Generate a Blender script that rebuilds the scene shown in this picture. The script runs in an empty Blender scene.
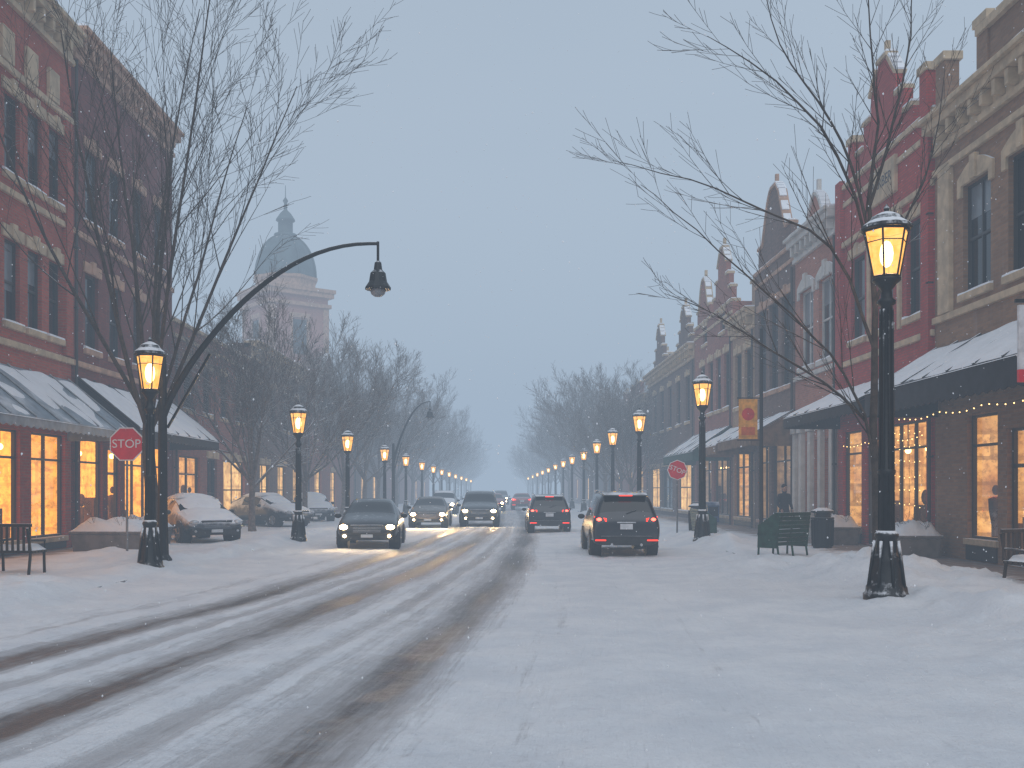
import bpy, bmesh, math, random
from mathutils import Vector, Matrix, noise
random.seed(7)
scene = bpy.context.scene
scene.view_settings.view_transform = 'Standard'
scene.view_settings.look = 'None'
scene.view_settings.exposure = 0
COL = scene.collection

# ------------------------------------------------------------------ helpers
def N(nt, t, ins=None, **kw):
    n = nt.nodes.new(t)
    for k, v in kw.items(): setattr(n, k, v)
    if ins:
        for k, v in ins.items():
            s = n.inputs[k]
            if isinstance(v, bpy.types.NodeSocket): nt.links.new(v, s)
            else: s.default_value = v
    return n
def c4(c): return (c[0], c[1], c[2], 1.0)
def mixc(nt, f, a, b, blend='MIX'):
    n = nt.nodes.new('ShaderNodeMix'); n.data_type = 'RGBA'; n.blend_type = blend
    for i, v in ((0, f), (6, a), (7, b)):
        if isinstance(v, bpy.types.NodeSocket): nt.links.new(v, n.inputs[i])
        else: n.inputs[i].default_value = v if i == 0 else c4(v)
    return n.outputs[2]
def math_(nt, op, a, b=0.0):
    n = nt.nodes.new('ShaderNodeMath'); n.operation = op
    for i, v in ((0, a), (1, b)):
        if isinstance(v, bpy.types.NodeSocket): nt.links.new(v, n.inputs[i])
        else: n.inputs[i].default_value = v
    return n.outputs[0]
def mrange(nt, v, a, b, c=0.0, d=1.0):
    return N(nt, 'ShaderNodeMapRange', {'Value': v, 'From Min': a, 'From Max': b, 'To Min': c, 'To Max': d}, interpolation_type='SMOOTHSTEP').outputs[0]
def noise_(nt, vec, scale, detail=4, rough=.55):
    return N(nt, 'ShaderNodeTexNoise', {'Vector': vec, 'Scale': scale, 'Detail': detail, 'Roughness': rough}).outputs[0]
def newmat(name):
    m = bpy.data.materials.new(name); m.use_nodes = True
    nt = m.node_tree; b = nt.nodes['Principled BSDF']
    return m, nt, b
SNOW = (.82, .84, .88)
def snowfac(nt, lo, hi, ns=2.0, na=.5):
    g = nt.nodes.new('ShaderNodeNewGeometry')
    z = N(nt, 'ShaderNodeSeparateXYZ', {0: g.outputs['Normal']}).outputs[2]
    n = noise_(nt, g.outputs['Position'], ns, 4, .65)
    v = math_(nt, 'ADD', z, math_(nt, 'MULTIPLY', math_(nt, 'SUBTRACT', n, .5), na))
    return mrange(nt, v, lo, hi)
def pm(name, col, rough=.6, metal=0.0, var=.2, scale=5, snow=None, bump=0, emis=None, es=0, sns=2.0, sna=.6, coat=0):
    m, nt, b = newmat(name)
    tc = nt.nodes.new('ShaderNodeTexCoord')
    n = noise_(nt, tc.outputs['Object'], scale)
    c = mixc(nt, mrange(nt, n, .3, .7), tuple(x*(1-var) for x in col), tuple(min(1, x*(1+var)) for x in col))
    if snow:
        f = snowfac(nt, snow[0], snow[1], sns, sna)
        c = mixc(nt, f, c, SNOW)
        nt.links.new(mrange(nt, f, 0, 1, rough, .85), b.inputs['Roughness'])
        if metal: nt.links.new(mrange(nt, f, 0, 1, metal, 0), b.inputs['Metallic'])
    else:
        b.inputs['Roughness'].default_value = rough; b.inputs['Metallic'].default_value = metal
    nt.links.new(c, b.inputs['Base Color'])
    if coat: b.inputs['Coat Weight'].default_value = coat; b.inputs['Coat Roughness'].default_value = .08
    if bump:
        bn = N(nt, 'ShaderNodeBump', {'Strength': bump, 'Distance': .03, 'Height': noise_(nt, tc.outputs['Object'], scale*4)})
        nt.links.new(bn.outputs[0], b.inputs['Normal'])
    if emis:
        b.inputs['Emission Color'].default_value = c4(emis); b.inputs['Emission Strength'].default_value = es
    return m
def brick(name, c1, c2, mortar, snow=(.55, .8)):
    m, nt, b = newmat(name)
    uv = nt.nodes.new('ShaderNodeUVMap').outputs[0]
    br = N(nt, 'ShaderNodeTexBrick', {'Vector': uv, 'Color1': c4(c1), 'Color2': c4(c2), 'Mortar': c4(mortar), 'Scale': 1.0,
        'Mortar Size': .008, 'Bias': -.1, 'Brick Width': .22, 'Row Height': .075})
    g = nt.nodes.new('ShaderNodeNewGeometry').outputs['Position']
    big = noise_(nt, g, .45, 5, .6)
    c = mixc(nt, mrange(nt, big, .35, .8, 0, .5), br.outputs[0], tuple(x*.45 for x in c1))
    mp = N(nt, 'ShaderNodeMapping', {'Vector': uv, 'Scale': (3.0, .25, 1)})
    st = noise_(nt, mp.outputs[0], 1.0, 4, .6)
    c = mixc(nt, mrange(nt, st, .55, .85, 0, .18), c, (.45, .43, .43))
    f = snowfac(nt, snow[0], snow[1], 2, .4)
    c = mixc(nt, f, c, SNOW)
    nt.links.new(c, b.inputs['Base Color']); b.inputs['Roughness'].default_value = .85
    bn = N(nt, 'ShaderNodeBump', {'Strength': .5, 'Distance': .01, 'Height': br.outputs[1]}); bn.invert = True
    nt.links.new(bn.outputs[0], b.inputs['Normal'])
    return m
def emat(name, col, s, var=0, scale=3):
    m, nt, b = newmat(name)
    tc = nt.nodes.new('ShaderNodeTexCoord')
    n = noise_(nt, tc.outputs['Object'], scale)
    b.inputs['Base Color'].default_value = c4(tuple(x*.5 for x in col))
    nt.links.new(mixc(nt, mrange(nt, n, .3, .7), tuple(x*(1-var) for x in col), col), b.inputs['Emission Color'])
    b.inputs['Emission Strength'].default_value = s
    return m

class MB:
    def __init__(s): s.v = []; s.f = []; s.m = []
    def add(s, vs, fs, m=0):
        o = len(s.v); s.v += [tuple(v) for v in vs]
        for f in fs: s.f.append([o+i for i in f]); s.m.append(m)
    def box(s, x0, x1, y0, y1, z0, z1, m=0):
        if x0 > x1: x0, x1 = x1, x0
        if y0 > y1: y0, y1 = y1, y0
        s.add([(x0,y0,z0),(x1,y0,z0),(x1,y1,z0),(x0,y1,z0),(x0,y0,z1),(x1,y0,z1),(x1,y1,z1),(x0,y1,z1)],
              [(0,3,2,1),(4,5,6,7),(0,1,5,4),(1,2,6,5),(2,3,7,6),(3,0,4,7)], m)
    def tube(s, pts, rad, k=6, m=0, cap=True):
        pts = [Vector(p) for p in pts]; n = len(pts)
        if not isinstance(rad, (list, tuple)): rad = [rad]*n
        o = len(s.v)
        d0 = (pts[-1]-pts[0])
        ref = Vector((0, 0, 1)) if abs(d0.z) < .8*d0.length else Vector((1, 0, 0))
        for i, p in enumerate(pts):
            d = (pts[min(i+1, n-1)]-pts[max(i-1, 0)])
            if d.length < 1e-6: d = Vector((0, 0, 1))
            d.normalize()
            a = d.cross(ref)
            if a.length < .05: a = d.cross(Vector((0, 1, 0)))
            a.normalize(); b = d.cross(a)
            for j in range(k):
                t = 2*math.pi*j/k
                q = p+(a*math.cos(t)+b*math.sin(t))*rad[i]
                s.v.append((q.x, q.y, q.z))
        for i in range(n-1):
            for j in range(k):
                s.f.append([o+i*k+j, o+i*k+(j+1) % k, o+(i+1)*k+(j+1) % k, o+(i+1)*k+j]); s.m.append(m)
        if cap and k > 3:
            s.f.append([o+j for j in range(k)][::-1]); s.m.append(m)
            s.f.append([o+(n-1)*k+j for j in range(k)]); s.m.append(m)
    def lathe(s, prof, k=16, m=0, c=(0, 0, 0), rot=0.0):
        o = len(s.v)
        for r, z in prof:
            for j in range(k):
                t = 2*math.pi*j/k+rot
                s.v.append((c[0]+r*math.cos(t), c[1]+r*math.sin(t), c[2]+z))
        for i in range(len(prof)-1):
            for j in range(k):
                s.f.append([o+i*k+j, o+i*k+(j+1) % k, o+(i+1)*k+(j+1) % k, o+(i+1)*k+j]); s.m.append(m)
        s.f.append([o+j for j in range(k)][::-1]); s.m.append(m)
        s.f.append([o+(len(prof)-1)*k+j for j in range(k)]); s.m.append(m)
    def sph(s, c, r, m=0, k=10, h=6):
        if not isinstance(r, (tuple, list)): r = (r, r, r)
        o = len(s.v); 
        for i in range(h+1):
            a = math.pi*i/h
            for j in range(k):
                t = 2*math.pi*j/k
                s.v.append((c[0]+r[0]*math.sin(a+1e-4)*math.cos(t), c[1]+r[1]*math.sin(a+1e-4)*math.sin(t), c[2]-r[2]*math.cos(a)))
        for i in range(h):
            for j in range(k):
                s.f.append([o+i*k+j, o+i*k+(j+1) % k, o+(i+1)*k+(j+1) % k, o+(i+1)*k+j]); s.m.append(m)
    def prism(s, A, B, m=0):
        n = len(A); o = len(s.v)
        s.v += [tuple(p) for p in A]+[tuple(p) for p in B]
        s.f.append([o+i for i in range(n)]); s.m.append(m)
        s.f.append([o+n+i for i in range(n)][::-1]); s.m.append(m)
        for i in range(n):
            s.f.append([o+i, o+n+i, o+n+(i+1) % n, o+(i+1) % n]); s.m.append(m)
    def mesh(s, name, mats, smooth=False, recalc=True, uv=True):
        me = bpy.data.meshes.new(name); me.from_pydata(s.v, [], s.f)
        for mt in mats: me.materials.append(mt)
        me.polygons.foreach_set('material_index', s.m)
        if smooth: me.polygons.foreach_set('use_smooth', [True]*len(s.f))
        if recalc:
            bm = bmesh.new(); bm.from_mesh(me); bmesh.ops.recalc_face_normals(bm, faces=bm.faces); bm.to_mesh(me); bm.free()
        if uv:
            ul = me.uv_layers.new(name='UVMap')
            vs = me.vertices
            for p in me.polygons:
                nn = p.normal; ax, ay, az = abs(nn.x), abs(nn.y), abs(nn.z)
                for li in p.loop_indices:
                    co = vs[me.loops[li].vertex_index].co
                    if ax >= ay and ax >= az: u = (co.y, co.z)
                    elif ay >= az: u = (co.x, co.z)
                    else: u = (co.x, co.y)
                    ul.data[li].uv = u
        me.update()
        return me
    def obj(s, name, parent, mats, smooth=False, bevel=0, recalc=True, uv=True, loc=None):
        if not s.f: return None
        o = bpy.data.objects.new(name, s.mesh(name, mats, smooth, recalc, uv)); COL.objects.link(o)
        if parent: o.parent = parent
        if loc: o.location = loc
        if bevel:
            md = o.modifiers.new('bevel', 'BEVEL'); md.width = bevel; md.segments = 2; md.limit_method = 'ANGLE'
        return o
def link(name, me, parent=None, loc=(0, 0, 0), rot=0, sc=1):
    o = bpy.data.objects.new(name, me); COL.objects.link(o)
    if parent: o.parent = parent
    o.location = loc; o.rotation_euler = (0, 0, rot)
    o.scale = (sc, sc, sc) if not isinstance(sc, tuple) else sc
    return o
def empty(name, loc=(0, 0, 0), rot=0):
    o = bpy.data.objects.new(name, None); COL.objects.link(o); o.location = loc; o.rotation_euler = (0, 0, rot); o.empty_display_size = .2
    return o
def text(name, parent, body, size, loc, rot, mat, ext=.004):
    cu = bpy.data.curves.new(name, 'FONT'); cu.body = body; cu.size = size; cu.align_x = 'CENTER'; cu.align_y = 'CENTER'; cu.extrude = ext
    cu.materials.append(mat)
    o = bpy.data.objects.new(name, cu); COL.objects.link(o); o.parent = parent; o.location = loc; o.rotation_euler = rot
    return o
def sstep(a, b, x):
    t = max(0, min(1, (x-a)/(b-a))); return t*t*(3-2*t)

# ------------------------------------------------------------------ materials
IRON = pm('black_iron', (.010, .011, .013), .45, .3, .3, 9, snow=(.66, .85), sns=5, sna=.8)
IRON_B = pm('black_iron_snowy', (.012, .013, .015), .45, .3, .3, 9, snow=(.36, .72), sns=7, sna=1.1)
SNOWM = pm('settled_snow', SNOW, .9, 0, .04, 3, bump=.5)
TRIM = pm('stone_trim', (.50, .38, .25), .8, 0, .2, 3, snow=(.5, .75), bump=.2)
TRIMR = pm('red_stone_trim', (.46, .28, .19), .8, 0, .2, 3, snow=(.5, .75), bump=.2)
TRIMW = pm('painted_trim', (.55, .53, .50), .6, 0, .12, 3, snow=(.5, .75))
TRIMD = pm('dark_trim', (.04, .035, .035), .5, 0, .3, 3, snow=(.5, .75))
FRAME = pm('window_frame', (.028, .026, .028), .5, 0, .2, 3, snow=(.5, .8))
FRAMEW = pm('window_frame_white', (.55, .54, .52), .5, 0, .1, 3, snow=(.5, .8))
ROOF = pm('roof_snow', SNOW, .9, 0, .05, 1)
B_RED = brick('red_brick', (.46, .082, .048), (.32, .055, .036), (.26, .14, .10))
B_RED2 = brick('deep_red_brick', (.48, .05, .042), (.34, .034, .032), (.2, .07, .06))
B_DARK = brick('dark_red_brick', (.22, .044, .034), (.145, .032, .028), (.11, .055, .05))
B_BROWN = brick('brown_brick', (.33, .18, .10), (.215, .115, .066), (.24, .17, .12))
B_PINK = brick('pink_brick', (.48, .19, .13), (.36, .14, .10), (.36, .24, .2))
B_TAN = brick('tan_brick', (.44, .28, .17), (.33, .20, .125), (.32, .24, .18))
B_GREY = brick('brown_grey_brick', (.20, .115, .09), (.13, .08, .065), (.14, .10, .085))
B_MUTE = brick('muted_brick', (.38, .125, .088), (.27, .09, .07), (.24, .15, .12))
B_TOWER = brick('tower_brick', (.50, .20, .14), (.40, .15, .11), (.36, .24, .2), snow=(.8, 1.1))
CAN_K = pm('black_canvas', (.014, .016, .024), .8, 0, .3, 4, snow=(.80, 1.05), sns=1.2, sna=.3)
CAN_G = pm('green_canvas', (.02, .07, .065), .8, 0, .3, 4, snow=(.70, .95), sns=1.2, sna=.5)
CAN_B = pm('brown_canvas', (.16, .09, .05), .8, 0, .3, 4, snow=(.70, .95), sns=1.2, sna=.5)
CAN_M = pm('grey_metal_awning', (.20, .25, .30), .4, .1, .2, 4, snow=(.74, .98), sns=.9, sna=.6)
BLIND = pm('window_blind', (.16, .18, .20), .25, 0, .15, 2)

def glass_dark():
    m, nt, b = newmat('dark_window_glass')
    g = nt.nodes.new('ShaderNodeNewGeometry').outputs['Position']
    n = noise_(nt, g, .7, 3)
    nt.links.new(mixc(nt, mrange(nt, n, .35, .7), (.006, .008, .011), (.025, .032, .042)), b.inputs['Base Color'])
    b.inputs['Roughness'].default_value = .08
    bn = N(nt, 'ShaderNodeBump', {'Strength': .12, 'Distance': .05, 'Height': noise_(nt, g, 1.6, 2)})
    nt.links.new(bn.outputs[0], b.inputs['Normal'])
    return m
GLASS = glass_dark()
def glass_clear(name, tint=(.95, .93, .9), refl=.10):
    m, nt, b = newmat(name)
    nt.nodes.remove(b); out = nt.nodes['Material Output']
    tr = N(nt, 'ShaderNodeBsdfTransparent', {'Color': c4(tint)})
    gl = N(nt, 'ShaderNodeBsdfGlossy', {'Color': (1, 1, 1, 1), 'Roughness': .04})
    fr = N(nt, 'ShaderNodeLayerWeight', {'Blend': .25})
    f = mrange(nt, fr.outputs['Fresnel'], 0, 1, refl*.4, refl*2.5)
    mx = N(nt, 'ShaderNodeMixShader', {0: f, 1: tr.outputs[0], 2: gl.outputs[0]})
    nt.links.new(mx.outputs[0], out.inputs[0]); return m
SHOPG = glass_clear('shop_glass')
def interior_mat(name, c_hi, c_lo, s, mult=.45):
    m, nt, b = newmat(name)
    uv = nt.nodes.new('ShaderNodeUVMap').outputs[0]
    br = N(nt, 'ShaderNodeTexBrick', {'Vector': uv, 'Color1': (1, 1, 1, 1), 'Color2': (.25, .25, .25, 1), 'Mortar': (.10, .10, .10, 1),
        'Scale': 1.0, 'Mortar Size': .05, 'Bias': 0.0, 'Brick Width': .85, 'Row Height': .62})
    n = noise_(nt, uv, .9, 4, .7)
    n2 = noise_(nt, uv, 5, 4, .75)
    c = mixc(nt, mrange(nt, n, .35, .65), c_lo, c_hi)
    c = mixc(nt, mult, c, br.outputs[0], 'MULTIPLY')
    c = mixc(nt, mrange(nt, n2, .45, .65, 0, .65), c, tuple(x*.22 for x in c_lo))
    nt.links.new(c, b.inputs['Emission Color']); b.inputs['Emission Strength'].default_value = s  # surfaces glow by themselves, standing in for lamplight inside the shops
    b.inputs['Base Color'].default_value = (.3, .2, .1, 1); return m
INT = interior_mat('warm_interior', (1, .53, .15), (.50, .20, .045), 1.5, .6)
INT_L = interior_mat('amber_interior', (1, .44, .055), (.75, .27, .03), 2.3, .35)
INT_D = interior_mat('dim_interior', (.50, .29, .12), (.13, .08, .045), .9)
LITP = interior_mat('lit_pane', (1, .58, .20), (.5, .25, .08), 1.7)
GOODS = pm('shop_goods', (.12, .07, .04), .7, 0, .6, 2)
BULB = emat('string_light_glow', (1, .62, .22), 5)
PEND = emat('pendant_glow', (1, .62, .22), 8)
WHITE = pm('white_paint', (.75, .75, .75), .5, 0, .05, 3)
SIGNR = pm('sign_red', (.62, .012, .03), .4, 0, .12, 4)
STEEL = pm('galvanised_steel', (.22, .23, .25), .45, .7, .2, 6, snow=(.5, .8))
BARK = pm('snowy_bark', (.060, .044, .035), .9, 0, .35, 8, snow=(.60, 1.0), sns=3, sna=.9, bump=.5)
BARK2 = pm('frosted_bark', (.14, .11, .094), .9, 0, .3, 8, snow=(.40, .95), sns=1.5, sna=.9)

# ------------------------------------------------------------------ terrain
def cc(y): return 1.7-4.1*math.exp(-y/22.0)
BANDS = [(0, 0, .42, 1.0), (-1.35, -.62, .22, .50), (-2.75, -1.3, .42, 1.0), (-3.85, -2.0, .20, .50), (-4.85, -2.65, .38, .95), (-2.05, -1.0, .22, .30), (-.72, -.35, .2, .30),
         (-5.9, -3.6, .25, .22), (1.5, .9, .2, .12), (3.2, 2.6, .15, .08)]
def wear(x, y):
    u = x-cc(y); t = 1-math.exp(-y/25.0); w = 0
    for i, (a, b, wd, st) in enumerate(BANDS):
        c = a+(b-a)*t+.10*noise.noise((i*7.1, y*.12, 3))
        wd2 = wd*(1+.25*noise.noise((i*3.3, y*.2, 9)))
        mod = .85+.3*noise.noise((x*.8, y*.22, i*5.0))
        w = max(w, st*mod*math.exp(-((u-c)/wd2)**2))
    if y > 30: 
        k = sstep(30, 70, y)*.5
        w = max(w, k*math.exp(-((x+.4)/2.4)**4))
    return max(0, min(1, w))
KR, KL = 6.0, -6.7
MOUNDS = [(5.75, 14.5, .8, .10), (6.9, 18.6, 1.2, .26), (7.6, 20.5, 1.0, .16), (5.6, 22.4, 1.1, .18), (7.9, 17.0, 1.2, .18), (5.3, 20.5, 1.4, .14),
          (6.5, 28, 1.2, .18), (6.8, 33, 1.4, .16), (-6.9, 19.7, .9, .06), (-7.8, 22, 1.4, .15), (-6.6, 26, 1.5, .14), (-9.6, 24.5, 1.2, .12), (-8.2, 16.6, 1.1, .12),
          (-7.2, 31, 1.2, .12), (6.9, 12.5, 1.2, .16), (8.3, 14.0, 1.0, .16), (6.2, 9.5, 1.5, .12), (-7.5, 14.5, 1.4, .12), (6.9, 40, 1.8, .2), (-7, 38, 1.8, .12)]
def gh(x, y, w=None):
    if w is None: w = wear(x, y) if KL-.5 < x < KR+.5 else 0
    z = -.05*w
    n1 = noise.noise((x*.55, y*.35, 0)); n2 = noise.noise((x*2.1, y*1.7, 4)); n3 = noise.noise((x*6.3, y*5.1, 8)); n4 = abs(noise.noise((x*3.4, y*3.0, 12)))
    clr = sstep(8.6, 9.2, x) if x > 0 else sstep(10.3, 10.9, -x)
    a = (1-.75*clr)
    z += a*(.040*n1+.022*n2+.014*n3*(1 if y < 40 else 0)-.022*n4)*(1-.4*w)
    kr = sstep(KR-.1, KR+.3, x); kl = sstep(-KL-.1, -KL+.3, -x)
    z += .10*(kr+kl)
    z += .15*math.exp(-((x-KR-.35)/.55)**2)*(.55+.9*noise.noise((1.7, y*.28, 2)))
    z += .11*math.exp(-((x-KL+.35)/.6)**2)*(.55+.9*noise.noise((5.7, y*.25, 2)))
    for mx, my, r, h in MOUNDS:
        d2 = ((x-mx)**2+(y-my)**2*.6)/(r*r)
        if d2 < 6: z += h*math.exp(-d2)*(1+.7*n2+.3*n3)*(1-clr)
    gx = 1.35+.05*y
    if y < 30: z -= .022*math.exp(-((x-gx)/.14)**2)
    return z
def ys():
    out = []; y = -4.0
    while y < 420:
        out.append(y); y += max(.07, abs(y)*.011) if y > 0 else .25
    return out
YS = ys()
def strip(name, x0, x1, dx, mat):
    nx = int(round((x1-x0)/dx)); xs = [x0+(x1-x0)*i/nx for i in range(nx+1)]
    v = []; col = []; uvv = []
    for y in YS:
        for x in xs:
            w = wear(x, y) if KL-.5 < x < KR+.5 else 0
            v.append((x, y, gh(x, y, w))); col.append(w); uvv.append(((x-cc(max(y, 0)))/(1.8-.8*(1-math.exp(-max(y, 0)/25))), y))
    k = nx+1; f = []
    for j in range(len(YS)-1):
        for i in range(nx): f.append((j*k+i, j*k+i+1, (j+1)*k+i+1, (j+1)*k+i))
    me = bpy.data.meshes.new(name); me.from_pydata(v, [], f); me.materials.append(mat)
    me.polygons.foreach_set('use_smooth', [True]*len(f))
    at = me.attributes.new('wear', 'FLOAT', 'POINT'); at.data.foreach_set('value', col)
    ul = me.uv_layers.new(name='UVMap')
    li = [0]*len(me.loops); me.loops.foreach_get('vertex_index', li)
    flat = []
    for i in li: flat += uvv[i]
    ul.data.foreach_set('uv', flat)
    o = bpy.data.objects.new(name, me); COL.objects.link(o); return o
def snow_ground_mat(name, kind):
    m, nt, b = newmat(name)
    g = nt.nodes.new('ShaderNodeNewGeometry').outputs['Position']
    n1 = noise_(nt, g, .9, 6, .6); n2 = noise_(nt, g, 8, 6, .75); n3 = noise_(nt, g, 38, 4, .7)
    c = mixc(nt, mrange(nt, n1, .3, .7), (.76, .785, .83), (.88, .89, .915))
    c = mixc(nt, mrange(nt, n2, .48, .78, 0, .30), c, (.52, .54, .59))
    c = mixc(nt, mrange(nt, n3, .50, .75, 0, .20), c, (.45, .47, .52))
    ht = math_(nt, 'ADD', math_(nt, 'MULTIPLY', n2, .65), math_(nt, 'MULTIPLY', n3, .35))
    rough = .85
    if kind == 'road':
        w = N(nt, 'ShaderNodeAttribute', attribute_name='wear').outputs['Fac']
        uv = nt.nodes.new('ShaderNodeUVMap').outputs[0]
        s1 = noise_(nt, N(nt, 'ShaderNodeMapping', {'Vector': uv, 'Scale': (9, .25, 1)}).outputs[0], 1, 5, .65)
        s2 = noise_(nt, N(nt, 'ShaderNodeMapping', {'Vector': uv, 'Scale': (34, 1.2, 1)}).outputs[0], 1, 4, .7)
        blot = noise_(nt, g, 4.5, 6, .75)
        s = math_(nt, 'ADD', math_(nt, 'MULTIPLY', s1, .42), math_(nt, 'ADD', math_(nt, 'MULTIPLY', s2, .30), math_(nt, 'MULTIPLY', blot, .28)))
        v = math_(nt, 'ADD', w, math_(nt, 'MULTIPLY', math_(nt, 'SUBTRACT', s, .5), 1.6))
        f1 = mrange(nt, v, .08, .50); f2 = mrange(nt, v, .42, .95)
        c = mixc(nt, math_(nt, 'MULTIPLY', f1, .66), c, (.38, .365, .375))
        c = mixc(nt, f2, c, (.140, .126, .124))
        nt.links.new(mrange(nt, f2, 0, 1, .8, .40), b.inputs['Roughness'])
        ht = math_(nt, 'SUBTRACT', ht, math_(nt, 'MULTIPLY', f1, .8))
        ht = math_(nt, 'ADD', ht, math_(nt, 'MULTIPLY', s2, .5))
    else:
        b.inputs['Roughness'].default_value = rough
        sx = N(nt, 'ShaderNodeSeparateXYZ', {0: g}).outputs[0]
        ax = math_(nt, 'ADD', math_(nt, 'ABSOLUTE', sx), math_(nt, 'MULTIPLY', math_(nt, 'SUBTRACT', noise_(nt, g, 1.1, 5, .65), .5), 3.2))
        lo = 8.6 if kind == 'right' else 10.9
        f = mrange(nt, ax, lo, lo+.9, 0, .85)
        pv = N(nt, 'ShaderNodeTexBrick', {'Vector': g, 'Color1': (.19, .13, .11, 1), 'Color2': (.14, .10, .09, 1), 'Mortar': (.28, .28, .3, 1), 'Scale': 1.0, 'Mortar Size': .02, 'Brick Width': .6, 'Row Height': .6})
        c = mixc(nt, f, c, pv.outputs[0])
    nt.links.new(c, b.inputs['Base Color'])
    bn = N(nt, 'ShaderNodeBump', {'Strength': .85, 'Distance': .06, 'Height': ht})
    nt.links.new(bn.outputs[0], b.inputs['Normal'])
    return m
strip('road', KL, KR, .075, snow_ground_mat('snowy_road', 'road'))
strip('sidewalk', KR, 10.95, .10, snow_ground_mat('snowy_sidewalk', 'right'))
strip('sidewalk', -12.3, KL, .12, snow_ground_mat('snowy_sidewalk_l', 'left'))
gm = MB(); gm.add([(-900, -300, -.25), (900, -300, -.25), (900, 1500, -.25), (-900, 1500, -.25)], [(0, 1, 2, 3)])
gm.obj('ground', None, [pm('ground_snow', SNOW, .9, 0, .06, .2)], uv=False)
kb = MB()
for y in range(6, 200, 3):
    kb.box(KR+.02, KR+.17, y, y+2.96, -.1, .085); kb.box(KL-.17, KL-.02, y, y+2.96, -.1, .085)
kb.obj('kerb', None, [pm('kerb_stone', (.25, .25, .26), .8, 0, .2, 4, snow=(.4, .8))], bevel=.015)

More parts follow.
